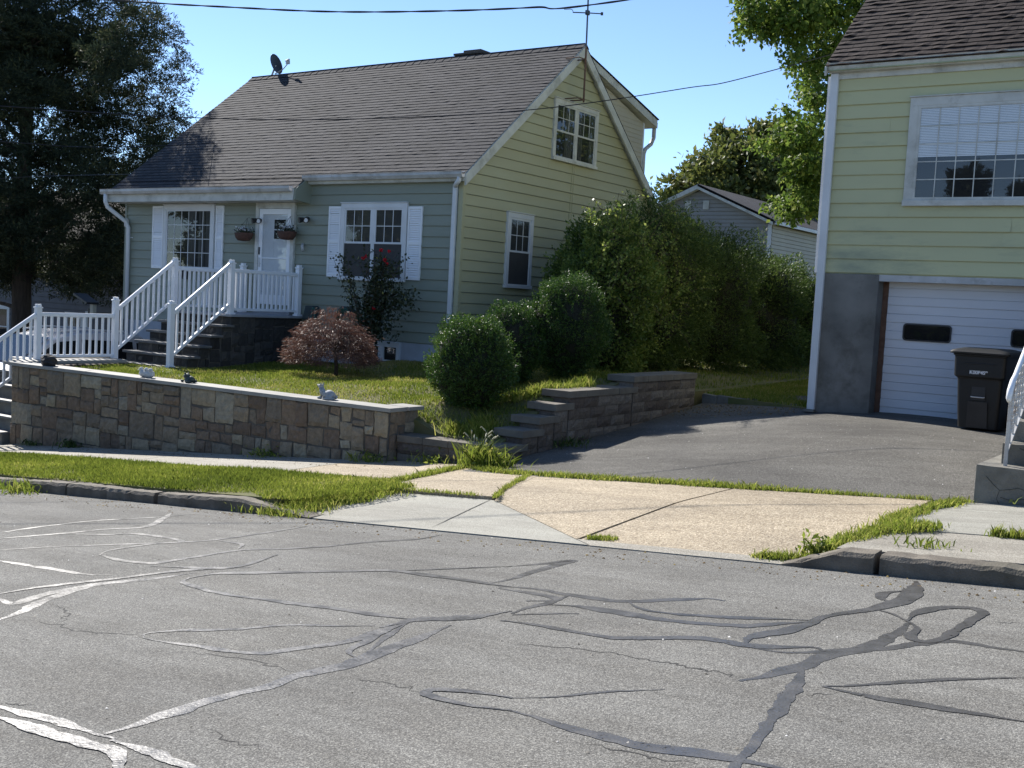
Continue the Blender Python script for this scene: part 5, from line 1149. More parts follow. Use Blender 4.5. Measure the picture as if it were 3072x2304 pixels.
V, Fq = leaf_geo(P, rs.uniform(.035, .085, len(P)), axis=unit(out), aspect=.14, spread=.35, rs=rs); mesh_np('crown', V, Fq, np.clip(.5+.22*rs.normal(size=len(P)), 0, 1), 'jmaple', JM)
# rose bush
RB = thing('rose_bush', (-14.35, 15.85, lawn_z(-14.35, 15.85)), 'tall leggy rose bush with red blooms under the double window', 'shrub')
rs = np.random.RandomState(13); mb = MB(); L_ = []; base = Vector((-14.35, 15.85, -1.4)); tips = []
for i in range(34):
    tx = rs.choice([-1, -.75, -.5, -.15, .05, .2, .35, .35, .5, .7])+rs.normal(0, .1); H = {True: rs.uniform(1.1, 2.0), False: rs.uniform(1.2, 2.15)}[tx < 0]
    p = base+Vector((rs.normal(0, .1), rs.normal(0, .07), 0)); q = [p.copy()]; e = Vector((tx*.85+.12, rs.uniform(-.3, .2), H*1.06))
    for j in range(1, 11):
        s_ = j/10; pt = base+Vector((e.x*s_**1.4, e.y*s_, e.z*(s_**.85)))+Vector(rs.normal(size=3)*.02); q.append(pt)
        if s_ > .15:
            for _ in range(17 if tx > -.2 else 8): L_.append(np.array(pt)+rs.normal(size=3)*.065)
    mb.tube(q, [.011*(1-.7*j/10) for j in range(11)], 5); tips.append(q[-1])
mb.build('stem', 'twig', RB)
for i in range(650): L_.append(np.array([-13.9+rs.normal(0, .17), 15.85+rs.normal(0, .13), rs.uniform(-.9, .62)]))
for i in range(200): L_.append(np.array([-13.4+rs.normal(0, .14), 15.8+rs.normal(0, .1), -.1+rs.normal(0, .12)]))
P = np.array(L_); leaves('foliage', P, rs.uniform(.045, .085, len(P)), 'rose', RB, aspect=.62, tint=np.clip(.45+.2*rs.normal(size=len(P)), 0, 1)*np.where(rs.rand(len(P)) < .02, 2.2, 1))
for (x, z) in ((-13.95, .80), (-13.75, .78), (-13.85, .62), (-13.80, .55), (-14.32, .68), (-14.40, .64), (-14.07, -.28)):
    n = 26; c = np.array([x, 15.7, z]); d = unit(rs.normal(size=(n, 3))); V, Fq = leaf_geo(c+d*.010, np.full(n, .034), axis=d, nrm=d, aspect=.9, spread=.4, rs=rs); mesh_np('rose_bloom', V, Fq, rs.rand(n), 'rosered', RB)

# ------------------------------------------------------------------ hanging baskets, hose, ornaments
def basket(x, z, lab, seed):
    t = thing('hanging_basket', (x, HY-.2, z-.12), lab, 'basket', 'hanging flower baskets by the front door'); rs = np.random.RandomState(seed); y = HY-.20
    mb = MB(); V = []; n = 20
    prof = [(.03, -.13), (.13, -.12), (.185, -.06), (.205, .02), (.21, .045), (.19, .045), (.17, .0)]
    for r_, h in prof: V += [(x+r_*1.15*math.cos(2*math.pi*i/n), y+r_*.75*math.sin(2*math.pi*i/n), z+h) for i in range(n)]
    mb.add(V, [(j*n+i, j*n+(i+1) % n, (j+1)*n+(i+1) % n, (j+1)*n+i) for j in range(len(prof)-1) for i in range(n)]+[tuple(range(n))[::-1]]); mb.build('basket', 'wicker', t, smooth=True)
    mb = MB()
    for a in (0, 2.1, 4.2): mb.tube([(x+.2*math.cos(a), y+.13*math.sin(a), z+.04), (x, y+.08, z+.36)], .003, 4)
    mb.tube([(x, y+.08, z+.36), (x, HY-.05, z+.38)], .004, 4); mb.build('hanger', 'black', t)
    P = np.stack([x+rs.normal(0, .10, 200), y+rs.normal(0, .06, 200), z+.05+np.abs(rs.normal(0, .045, 200))], 1); tag(leaves('leafage', P, .05, 'rose', t, aspect=.6), kind='stuff')
    P = np.stack([x+rs.normal(0, .10, 42), y-.03+rs.normal(0, .06, 42), z+.09+np.abs(rs.normal(0, .04, 42))], 1); VV = []; FF = []; n0 = 0
    for p in P:
        d = unit(rs.normal(size=(7, 3))*np.array([1, .5, 1])); v, f = leaf_geo(np.tile(p, (7, 1)), np.full(7, .024), axis=d, aspect=.8, spread=.1, rs=rs); VV.append(v); FF.append(f+n0); n0 += len(v)
    mesh_np('flowers', np.concatenate(VV), np.concatenate(FF), rs.rand(len(P)*7), 'petal', t)
basket(-18.32, 1.08, 'hanging wicker basket of white flowers between the bay window shutter and the door', 3); basket(-17.02, 1.12, 'hanging wicker basket of white flowers on the right of the front door', 4)
HH = thing('garden_hose', (-15.42, HY-.08, -.55), 'green garden hose coiled on a dark holder low on the house wall', 'hose')
mb = MB(); mb.prism([(-15.68, -.46), (-15.16, -.46), (-15.2, -.36), (-15.3, -.30), (-15.54, -.30), (-15.64, -.36)], front, .016, .05); mb.fbox(front, -15.60, -15.24, -.50, -.462, .016, .14); mb.build('hose_holder', 'hosebox', HH, bevel=.006)
for i in range(7):
    r_ = .17+.006*i; mb = MB(); mb.tube([(-15.42+(r_+.03)*math.cos(a), HY-.05-.012*i+.005*math.sin(a*3), -.64+(r_*1.25)*math.sin(a)+.008*i) for a in np.linspace(0, 2*math.pi, 26)], .011, 6); mb.build('hose_loop', 'hose', HH, smooth=True)
mb = MB(); mb.tube([(-15.22, HY-.12, -.6), (-15.19, HY-.14, -.95), (-15.12, HY-.2, -1.2), (-15.0, HY-.3, -1.38)], .011, 6); mb.build('hose_tail', 'hose', HH, smooth=True)
HR = thing('hose_reel', (-16.28, HY-.1, -.5), 'dark teal hose reel box on the house wall beside the porch', 'hose reel')
mb = MB(); mb.prism([(-16.50, -.62), (-16.12, -.62), (-16.14, -.38), (-16.22, -.33), (-16.42, -.33)], front, .016, .2); mb.build('reel_case', 'hosebox', HR, bevel=.02)
mb = MB(); mb.tube([(-16.16+.09*math.cos(a)*.5, HY-.22, -.52+.16*math.sin(a)) for a in np.linspace(0, 6.28, 20)], .012, 6); mb.build('reel_hose', 'hose', HR)
mb = MB()
def wpt(u, w=.0, z=CZ): p = wfr(u, z, w); return Vector(p)
def uof(X): return (X-wa[0])/wd[0]
# rock
rk = MB(); c = wpt(uof(-16.95), -.1, CZ+.075); rk.blob((c.x, c.y, c.z), (.16, .12, .09), 5, .22, 14, 9); rk.blob((c.x-.04, c.y, c.z+.05), (.12, .1, .06), 9, .25, 12, 8); tag(rk.build('rock', 'rock'), 'dark craggy rock lying on the left end of the stone wall cap', 'rock')
# two birds
bd = thing('bird_figurine', tuple(wpt(uof(-14.55), -.12)), 'white cast figurine of nestling birds on the stone wall cap', 'figurine'); c = wpt(uof(-14.55), -.12)
mb = MB()
for dx, r_, hx in ((-.09, .085, -.13), (.10, .09, .16), (.01, .08, .03)):
    mb.blob((c.x+dx, c.y+.01*dx, c.z+.075), (.095, .085, .078), int(50+dx*100), .05, 14, 10); mb.blob((c.x+hx, c.y-.03, c.z+.155), (.042, .045, .042), 3, .03, 12, 8); mb.tube([(c.x+hx-.03*(1 if hx < 0 else -1), c.y-.05, c.z+.15), (c.x+hx-.065*(1 if hx < 0 else -1), c.y-.07, c.z+.13)], [.014, .003], 6)
mb.build('body', 'whitestone', bd, smooth=True); bd.scale = (.8, .8, .8)
# frog
fg = thing('frog_figurine', tuple(wpt(uof(-13.6), -.12)), 'dark green frog figurine sitting on the stone wall cap', 'figurine'); c = wpt(uof(-13.6), -.12); mb = MB()
mb.blob((c.x+.03, c.y, c.z+.07), (.13, .09, .07), 4, .05); mb.blob((c.x-.03, c.y-.02, c.z+.13), (.08, .07, .055), 5, .04)
for s_ in (-1, 1): mb.blob((c.x-.04, c.y-.02+s_*.04, c.z+.185), (.022, .02, .024), 6, .02, 10, 7); mb.blob((c.x+.08, c.y+s_*.085-.01, c.z+.035), (.09, .035, .035), 7, .04, 12, 8); mb.blob((c.x-.1, c.y+s_*.06-.02, c.z+.03), (.045, .025, .03), 8, .04, 10, 7)
mb.build('body', 'frog', fg, smooth=True); fg.scale = (.75, .75, .75)
# cat-like figure looking up
ct = thing('cat_figurine', tuple(wpt(uof(-10.85), -.12)), 'pale grey cat figurine lying with raised head near the right end of the wall cap', 'figurine'); c = wpt(uof(-10.85), -.12); mb = MB()
T = lambda dx, dz, dy=0: (c.x+dx, c.y+dy, c.z+dz)
mb.blob(T(.07, .085), (.125, .085, .082), 4, .04, 18, 12); mb.tube([T(-.04, .07), T(-.08, .13), T(-.105, .19)], [.06, .05, .04], 12); mb.blob(T(-.12, .215), (.055, .043, .04), 5, .03, 14, 10); mb.tube([T(-.15, .222), T(-.195, .235)], [.026, .014], 9)
for s_ in (-1, 1): mb.tube([T(-.10, .235, s_*.026), T(-.088, .285, s_*.032)], [.020, .003], 7); mb.tube([T(-.06, .03, s_*.045), T(-.13, .018, s_*.05)], [.028, .02], 8); mb.blob(T(.13, .05, s_*.065), (.07, .035, .045), 6, .04, 12, 8)
mb.tube([T(.18, .03), T(.2, .025, -.05), T(.12, .022, -.1), T(.02, .02, -.10)], [.025, .024, .02, .014], 8); mb.build('body', 'greystone', ct, smooth=True); ct.scale = (.85, .85, .8)

# ------------------------------------------------------------------ roof things
SD = thing('satellite_dish', (-21.95, RY, 5.4), 'black oval satellite dish on the left end of the roof ridge', 'satellite dish')
mb = MB(); cx, cy, cz = -21.98, RY+.1, 5.74; nrm = Vector((.95, .10, .32)).normalized(); ux = nrm.cross(Vector((0, 0, 1))).normalized(); uy = ux.cross(nrm); R1, R2 = .22, .27; V = []
for j in range(7):
    for i in range(28):
        a = 2*math.pi*i/28; q_ = j/6; V.append(Vector((cx, cy, cz))+ux*math.cos(a)*R1*q_+uy*math.sin(a)*R2*q_+nrm*(.055*q_*q_))
for j in range(7):
    for i in range(28):
        a = 2*math.pi*i/28; q_ = j/6; V.append(Vector((cx, cy, cz))+ux*math.cos(a)*R1*q_+uy*math.sin(a)*R2*q_+nrm*(.055*q_*q_-.008))
F_ = [(j*28+i, j*28+(i+1) % 28, (j+1)*28+(i+1) % 28, (j+1)*28+i) for j in range(6) for i in range(28)]
F_ += [tuple(196+x_ for x_ in f[::-1]) for f in F_]+[(168+i, 168+(i+1) % 28, 196+168+(i+1) % 28, 196+168+i) for i in range(28)]
mb.add(V, F_); mb.build('dish', 'black', SD, smooth=True)
mb = MB(); mb.tube([(cx, cy+.02, cz-.02), (cx-.02, RY+.02, RZ+.03), (cx-.02, RY+.02, RZ-.04)], .024, 8); mb.tube([(cx+.02, cy, cz-.2), (cx+.12, cy-.08, cz-.26), (cx+.45, cy-.12, cz-.16), (cx+.60, cy-.14, cz-.06)], .013, 7); mb.build('arm', 'gutter', SD)
mb = MB(); p = Vector((cx+.62, cy-.14, cz-.0))
mb.tube([p+Vector((-.09, .02, .03)), p+Vector((-.02, .01, .03))], .032, 9); mb.tube([p+Vector((.02, -.02, .035)), p+Vector((.08, -.04, .035))], .03, 9); mb.box(p.x-.05, p.x+.05, p.y-.03, p.y+.03, p.z-.06, p.z+.02); mb.build('receiver', 'gutter', SD, bevel=.006)
AT = thing('antenna_mast', (XR+.33, 19.95, 4.2), 'thin rusty antenna mast bracketed to the gable peak with a crossbar', 'antenna'); ax = XR+.33
mb = MB(); mb.tube([(ax, 19.95, 4.17), (ax, 19.93, 5.3)], .020, 8); mb.build('lower_mast', 'rust', AT)
mb = MB(); mb.tube([(ax, 19.93, 5.3), (ax, 19.88, 6.9)], .018, 8); mb.build('upper_mast', 'antenna', AT)
mb = MB(); mb.tube([(ax, 19.35, 5.86), (ax, 19.9, 5.98), (ax, 20.48, 6.10)], .013, 6); mb.tube([(ax, 19.35, 5.86), (ax, 19.33, 5.9), (ax, 19.25, 5.90), (ax, 19.02, 5.84)], .007, 5); mb.box(ax-.03, ax+.03, 19.86, 19.95, 5.94, 6.03); mb.box(ax-.02, ax+.02, 20.46, 20.5, 6.07, 6.13); mb.build('crossbar', 'antenna', AT)
for z, y in ((5.04, 19.93), (4.22, 19.95)):
    mb = MB(); mb.tube([(XR+.0, y-.02, z), (ax, y, z)], .014, 6); mb.tube([(ax, y-.25, z), (ax, y+.03, z)], .012, 6); mb.tube([(XR, y-.24, z), (ax, y-.25, z)], .012, 6); mb.build('bracket', 'rust', AT)
# overhead cables
def cable(name, pix, D, r, lab, cat='cable', twist=False):
    P = [ray(p)*d for p, d in zip(pix, D)]; t = []; n = 160
    K = len(P); A = [2*P[0]-P[1]]+P+[2*P[-1]-P[-2]]; C = []
    for i in range(1, K):
        for j in range(n//(K-1)):
            s_ = j/(n//(K-1)); C.append(.5*((2*A[i])+(-A[i-1]+A[i+1])*s_+(2*A[i-1]-5*A[i]+4*A[i+1]-A[i+2])*s_*s_+(-A[i-1]+3*A[i]-3*A[i+1]+A[i+2])*s_**3))
    C.append(P[-1]); mb = MB()
    if twist:
        L = np.cumsum([0]+[np.linalg.norm(b-a) for a, b in zip(C[:-1], C[1:])])
        for ph in (0, math.pi): mb.tube([c_+np.array([0, math.cos(l*6+ph), math.sin(l*6+ph)])*r*.7 for c_, l in zip(C, L)], r, 6)
    else: mb.tube(C, r, 5)
    return tag(mb.build(name, 'wire'), lab, cat)
cable('overhead_cable', [(-1400, -160), (-200, -52), (345, 0), (700, 22), (1000, 35), (1320, 33), (1600, 22), (1880, 0), (3600, -260)], [18, 17, 16.5, 16.2, 16, 15.8, 15.6, 15.4, 15], .0085, 'thick twisted black cable crossing the top of the view', twist=True)
cable('overhead_cable', [(-1500, 215), (0, 318), (550, 352), (1024, 358), (1574, 331), (2048, 266), (2330, 208), (3500, -120)], [17, 17, 17, 17, 17, 17, 17, 17], .0075, 'thin wire sagging across the grey shingle roof and gable')
cable('overhead_cable', [(-1200, 330), (0, 424), (270, 441), (500, 436), (860, 415)], [20.5, 20.5, 21.5, 24, 30], .007, 'thin wire passing in front of the dark evergreen tree')
cable('overhead_cable', [(-900, 600), (20, 535), (150, 528), (420, 522)], [21, 21, 22, 30], .006, 'short thin wire low across the dark evergreen tree')

# ------------------------------------------------------------------ car, post, neighbours on the left
CX = -20.75; CG = -2.86
CR = thing('parked_car', (CX, 13.2, CG), 'silver car with dark windows parked behind the white fence', 'car')
half = .88
prof = [(10.95, .35), (10.9, .62), (11.0, .86), (11.9, 1.04), (12.1, 1.08), (12.95, 1.60), (13.5, 1.72), (14.3, 1.73), (15.0, 1.66), (15.55, 1.15), (15.62, .8), (15.6, .35)]
def car_ring(y, z, k): # width tapers with height
    return half*(1.0 if z < .95 else 1-(z-.95)*.24)
mb = MB(); V = []; n = len(prof)
ins = []
for s_ in (-1, 1):
    for y, z in prof: V.append((CX+s_*car_ring(y, z, 0), y, CG+z))
    for y, z in prof: V.append((CX+s_*(car_ring(y, z, 0)-.12), y, CG+z+(.035 if z > 1.0 else .01)))
Fq = []
Fq += [tuple(range(n))]; Fq += [tuple(range(2*n, 3*n))[::-1]]
Fq += [(i, n+i, n+i+1, i+1) for i in range(n-1)]+[(2*n+i, 2*n+i+1, 3*n+i+1, 3*n+i) for i in range(n-1)]+[(n+i, 3*n+i, 3*n+i+1, n+i+1) for i in range(n-1)]+[(0, 2*n, 3*n, n), (0, n-1, 3*n-1, 2*n)]
mb.add(V, Fq); mb.build('body', 'carpaint', CR, smooth=False, bevel=.03)
mb = MB()
wsy = [(12.16, 1.13), (12.92, 1.595)]
hw = lambda z: car_ring(0, z, 0)
mb.add([(CX-hw(1.13)+.1, 12.13, CG+1.155), (CX+hw(1.13)-.1, 12.13, CG+1.155), (CX+hw(1.6)-.1, 12.90, CG+1.635), (CX-hw(1.6)+.1, 12.90, CG+1.635), (CX-hw(1.13)+.1, 12.13, CG+1.10), (CX+hw(1.13)-.1, 12.13, CG+1.10)], [(0, 1, 2, 3), (4, 5, 1, 0)]); mb.build('windscreen', 'car_glass', CR)
for s_ in (1, -1):
    for (a, b, c_, d_) in (((12.28, 1.12), (13.45, 1.12), (13.45, 1.58), (12.98, 1.55)), ((13.55, 1.12), (14.75, 1.12), (14.75, 1.55), (13.55, 1.60)), ((14.85, 1.15), (15.35, 1.2), (14.98, 1.52), (14.85, 1.53))):
        m2 = MB(); vs = [(CX+s_*(hw(z)+.006), y, CG+z) for y, z in (a, b, c_, d_)]; vs += [(v[0]-s_*.02, v[1], v[2]) for v in vs]; f = [(0, 1, 2, 3), (7, 6, 5, 4), (0, 4, 5, 1), (1, 5, 6, 2), (2, 6, 7, 3), (3, 7, 4, 0)]
        m2.add(vs, f if s_ > 0 else [x_[::-1] for x_ in f]); m2.build('side_window', 'car_glass', CR)
    for y in (11.75, 14.6):
        m2 = MB(); m2.tube([(CX+s_*.70, y, CG+.33), (CX+s_*.90, y, CG+.33)], .33, 24); w_ = m2.build('wheel', 'black', CR); m2 = MB(); m2.tube([(CX+s_*.901, y, CG+.33), (CX+s_*.91, y, CG+.33)], .2, 20); m2.build('rim', 'gutter', w_)
    m2 = MB(); m2.tube([(CX+s_*.62, 13.1, CG+1.74), (CX+s_*.62, 13.6, CG+1.80), (CX+s_*.62, 14.7, CG+1.76)], .02, 6); m2.build('roof_rail', 'gutter', CR)
    m2 = MB(); m2.blob((CX+s_*.62, 10.98, CG+.72), (.17, .08, .08), 3, .03); m2.build('headlight', 'gutter', CR, smooth=True)
PL = thing('post_lamp', (-24.2, 16.6, -2.9), 'black garden post with a tilted flat square top near the dark evergreen trunk', 'lamp post')
mb = MB(); mb.tube([(-24.2, 16.6, -3.4), (-24.2, 16.6, -.75)], .05, 8); mb.build('post', 'black', PL)
mb = MB(); mb.beam((-24.42, 16.45, -.42), (-23.88, 16.45, -.62), .35, .05); mb.build('tilted_top', 'black', PL)
mb = MB(); mb.box(-24.06, -23.94, 16.5, 16.6, -1.0, -.6); mb.build('lamp_box', 'beigevinyl', PL)
LH = thing('shingled_house', (-46, 24, -3.5), 'dark grey shingled house in the shade of the big evergreen tree', 'house')
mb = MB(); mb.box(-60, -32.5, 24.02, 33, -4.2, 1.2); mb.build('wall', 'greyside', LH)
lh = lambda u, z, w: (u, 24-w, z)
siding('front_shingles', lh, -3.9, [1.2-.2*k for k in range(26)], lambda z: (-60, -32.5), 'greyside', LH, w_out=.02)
mb = MB(); mb.prism([(23.4, 1.1), (28.5, 3.6), (33.6, 1.1)], lambda u, z, w: (w, u, z), -60.3, -32.2); mb.build('roof', 'shingle_brown', LH)
window(LH, lh, -41.6, -40.0, -2.85, -1.2, grid=None, trim=.14)
window(LH, lh, -36.4, -35.3, -2.9, -1.3, grid=(2, 2), trim=.14)
mb = MB(); mb.fbox(lh, -35.15, -35.0, -3.6, -1.2, .02, .08); mb.build('corner_trim', 'white', LH)

# grey gabled house beyond the hedge
GH = thing('gabled_house', (-19.3, 40.3, -1.4), 'grey and beige vinyl sided house with a white-edged gable beyond the hedge', 'house')
gf = lambda u, z, w: (-22.32+u, 40.29-w, z)
GLn = 6.08; ap = 3.04
gx = lambda z: (max(0, ap-(4.72-z)/.43), min(GLn, ap+(4.72-z)/.43)) if z < 4.65 else None
siding('gable_siding', gf, -1.2, [4.62-.15*k for k in range(39)], gx, 'greyvinyl', GH, w_out=.03, joints=False)
mb = MB(); mb.prism([(ap-3.2, 3.34), (ap, 4.72), (ap+3.2, 3.34), (ap+3.2, 3.52), (ap, 4.90), (ap-3.2, 3.52)], gf, .034, .3); mb.build('rake_board', 'trim', GH)
sf = lambda u, z, w: (-22.32+GLn+w, 40.29+u, z)
siding('side_siding', sf, -1.2, [3.38-.15*k for k in range(31)], lambda z: (0.05, 15), 'beigevinyl', GH, w_out=.03, joints=False)
mb = MB(); mb.prism([(0, -1.5), (GLn-.01, -1.5), (GLn-.01, 3.38), (ap, 4.69), (0, 3.38)], gf, -15, -.01); mb.build('wall', 'greyvinyl', GH)
mb = MB(); V = [gf(ap, 4.93, .3), gf(ap+3.3, 3.51, .3), gf(ap+3.3, 3.51, -15.2), gf(ap, 4.93, -15.2), gf(ap-3.3, 3.51, .3), gf(ap-3.3, 3.51, -15.2)]
mb.add(V+[tuple(np.array(v)-np.array([0, 0, .1])) for v in V], [(0, 1, 2, 3), (0, 3, 5, 4), (6, 7, 1, 0), (7, 8, 2, 1), (9, 8, 7, 6)]); mb.build('roof', 'shingle', GH, uvs=[(v[1], v[2]*2.3) for v in mb.v])
mb = MB(); mb.fbox(sf, -.28, 15, 3.36, 3.48, .22, .34); mb.build('gutter', 'white', GH); mb = MB(); mb.fbox(gf, GLn-.12, GLn+.03, -1.2, 3.38, .031, .06); mb.build('corner_trim', 'white', GH)
for u in (ap-.60, ap+.18):
    mb = MB(); mb.fbox(gf, u, u+.24, 3.95, 4.29, .03, .06)
    for k_ in range(6): mb.fbox(gf, u+.03, u+.21, 3.98+.05*k_, 4.0+.05*k_, .0601, .072)
    mb.build('gable_vent', 'trim', GH)

# ------------------------------------------------------------------ weeds and grass in the joints
def strip_grass(name, pts, w, n, h, bw, mat, label, f, seed, lean=.7):
    r = np.random.RandomState(seed); pts = np.array([p[:2] for p in pts]); seg = np.linalg.norm(np.diff(pts, axis=0), axis=1); cum = np.r_[0, np.cumsum(seg)]; tt = r.rand(n)*cum[-1]
    k = np.clip(np.searchsorted(cum, tt)-1, 0, len(seg)-1); P = pts[k]+(pts[k+1]-pts[k])*((tt-cum[k])/seg[k])[:, None]
    dens = .55+.45*np.sin(tt*3.1+seed)*np.sin(tt*7.3); P = P+r.normal(size=(n, 2))*w*(.4+.6*dens)[:, None]; m = r.rand(n) < dens+.25; P = P[m]
    P3 = np.array([(x, y, f(x, y)-.004) for x, y in P]); V, Fq = blades(P3, h*np.clip(1+.45*r.normal(size=len(P)), .3, 2.2), bw, lean, r)
    return tag(mesh_np(name, V, Fq, np.clip(.6+.22*r.normal(size=len(P)), 0, 1), mat), label, 'grass', kind='stuff')
dz_ = lambda X, Y: max(drive_z(X, Y) if Y > 10.5 else S(X), S(X))+.005
strip_grass('joint_grass', [(-7.95, 10.85), (-7.4, 10.62), (-6.6, 10.58), (-5.6, 10.55), (-4.6, 10.52), (-4.0, 10.5)], .055, 6500, .042, .008, 'weedleaf', 'line of bright grass between the driveway asphalt and its concrete apron', dz_, 1)
strip_grass('joint_grass', [(-4.0, 10.5), (-3.3, 10.48), (-2.5, 10.46)], .03, 1300, .035, .007, 'weedleaf', 'thinner grass line at the right end of the driveway joint', dz_, 2)
strip_grass('joint_grass', [(-7.0, 10.62), (-6.7, 9.9), (-6.4, 9.2), (-6.15, 8.75)], .022, 1700, .035, .007, 'weedleaf', 'narrow grass line between two pink concrete slabs of the apron', lambda X, Y: S(X)+.003, 3)
strip_grass('joint_grass', [(-8.2, 11.15), (-8.1, 10.2), (-7.95, 9.4), (-8.1, 8.9)], .05, 3800, .05, .008, 'weedleaf', 'grass line running from the verge to the corner of the low block wall', lambda X, Y: S(X)+.003, 4)
strip_grass('joint_grass', [(-8.2, 8.86), (-7.4, 8.84), (-6.4, 8.82)], .03, 900, .03, .007, 'weedleaf', 'sparse grass along the edge of the grey concrete slab', lambda X, Y: S(X)+.003, 5)
strip_grass('joint_grass', [(-2.25, 10.45), (-2.35, 9.9), (-2.45, 9.3), (-2.4, 8.9)], .065, 4400, .04, .009, 'weedleaf', 'grass strip right of the apron, running up to the concrete steps', lambda X, Y: S(X)+.003, 6)
strip_grass('joint_grass', [(-2.05, 8.72), (-2.35, 8.55), (-2.5, 8.0), (-2.55, 7.75)], .08, 4200, .045, .009, 'weedleaf', 'bright tufts of grass by the broken kerb end at the right', lambda X, Y: apron_z(X, Y)+.06, 7)
strip_grass('joint_grass', [(-2.6, 7.62), (-3.0, 7.58)], .035, 900, .045, .008, 'weedleaf', 'grass tuft in the gutter beside the tapered kerb', lambda X, Y: apron_z(X, Y), 8)
strip_grass('joint_grass', [(-1.62, 8.67), (-1.2, 8.66), (-.8, 8.66)], .035, 1500, .06, .009, 'weedleaf', 'clump of grass between the two right hand pavement slabs', lambda X, Y: S(X)+.003, 9)
strip_grass('joint_grass', [(-8.3, 7.62), (-7.7, 7.62), (-7.9, 8.0), (-7.5, 8.3), (-7.9, 8.6), (-7.6, 8.8), (-8.1, 9.05)], .15, 14000, .06, .009, 'weedleaf', 'ragged crabgrass spreading from the verge over the grey slab', lambda X, Y: apron_z(X, Y)+.01, 10)
strip_grass('joint_grass', [(-9.2, 12.9), (-8.5, 13.1), (-8.42, 13.6), (-8.45, 14.3)], .10, 3200, .10, .012, 'weedleaf', 'bright sunlit grass spilling over the top of the stepped block wall', lambda X, Y: lawn_z(X, Y)+.03, 11)
strip_grass('joint_grass', [(-8.9, 12.2), (-8.6, 11.9), (-9.1, 11.8)], .12, 2200, .11, .011, 'weedleaf', 'rough weeds behind the low block wall', lawn_z, 12)
strip_grass('joint_grass', [(-4.45, 7.66), (-4.25, 7.70)], .03, 500, .03, .008, 'weedleaf', 'small grass tuft at the corner of the grey slab', apron_z, 13)
def weed(name, x, y, z, n, h, lab, seed, mat='weedleaf', w=.012, spread=.12, heads=0, broad=0):
    r = np.random.RandomState(seed); t = thing(name, (x, y, z), lab, 'weed'); P = np.c_[x+r.normal(0, spread, n), y+r.normal(0, spread*.7, n), np.full(n, z-.01)]
    V, Fq = blades(P, h*r.uniform(.4, 1.2, n), w, .9, r); VV = [V]; 
    tag(mesh_np('leaf_tuft', V, Fq, np.clip(.45+.25*r.normal(size=n), 0, 1), mat, t), kind='stuff')
    if broad:
        m_ = broad; Q = np.c_[x+r.normal(0, spread*1.1, m_), y+r.normal(0, spread*.8, m_), z+np.abs(r.normal(0, h*.4, m_))]; tag(leaves('leafage', Q, r.uniform(.03, .07, m_), mat, t, aspect=.45), kind='stuff')
    for i in range(heads):
        mb = MB(); a = r.rand()*6.28; L = h*r.uniform(1.2, 1.8); p0 = Vector((x+r.normal(0, spread*.6), y+r.normal(0, spread*.4), z)); q = []
        for j in range(7): s_ = j/6; q.append(p0+Vector((math.cos(a)*L*.35*s_*s_, math.sin(a)*L*.3*s_*s_, L*(s_-.18*s_**3))))
        mb.tube(q[:6], .002, 4); mb.tube([q[5], q[5].lerp(q[6], .3), q[6], q[6]+Vector((math.cos(a)*.02, 0, -.02))], [.004, .009, .008, .003], 6); mb.build('seed_head', 'olive', t)
    return t
weed('foxtail_weed', -8.02, 11.05, S(-8), 420, .34, 'tall foxtail weed with seed heads at the corner of the low block wall', 1, heads=11, broad=150, spread=.13)
weed('foxtail_weed', -7.75, 11.05, S(-7.7), 170, .2, 'dark weed clump beside the tall foxtail, on the driveway side', 2, broad=60, spread=.10)
weed('broadleaf_weed', -11.75, 10.98, S(-11.7), 30, .12, 'low broad-leaved weed against the foot of the stone wall', 3, broad=170, spread=.13)
weed('broadleaf_weed', -9.85, 11.0, S(-9.8), 60, .16, 'weed tuft at the right foot of the stone wall', 4, broad=80, spread=.15)
weed('broadleaf_weed', -8.95, 11.2, S(-8.9), 60, .15, 'weed tuft at the foot of the low block wall', 5, broad=80, spread=.16)
weed('broadleaf_weed', -16.1, 10.75, S(-16.1), 90, .16, 'dark small weed at the left foot of the stone wall', 6, broad=60, spread=.12, mat='hedge')
weed('broadleaf_weed', -17.1, 10.7, S(-17.1), 60, .12, 'low dark tuft near the left corner of the stone wall', 7, broad=40, spread=.12, mat='hedge')
weed('gutter_weed', -11.95, 7.32, road_z(-11.95, 7.3), 150, .2, 'long-bladed weed growing in the gutter against the left kerb', 8, broad=50, spread=.16)
weed('leafy_weed', -2.62, 7.72, apron_z(-2.6, 7.7)+.02, 30, .15, 'upright small-leaved weed on the end of the right kerb', 9, broad=150, spread=.05)
weed('gutter_weed', -.95, 7.36, road_z(-.95, 7.3), 30, .14, 'single grassy weed in the gutter of the right kerb', 10, spread=.03)
weed('creeping_weed', -1.35, 10.3, S(-1.3), 40, .10, 'creeping weed along the base of the concrete steps', 11, broad=90, spread=.16)
weed('side_weed', -1.9, 8.0, S(-1.9), 60, .09, 'small grass tuft in the middle of the right paved verge', 12, spread=.10)
weed('creeping_weed', -8.0, 12.9, drive_z(-8, 12.9)+.02, 160, .13, 'dark weeds at the foot of the stepped block wall by the driveway', 13, broad=120, spread=.22, mat='hedge')

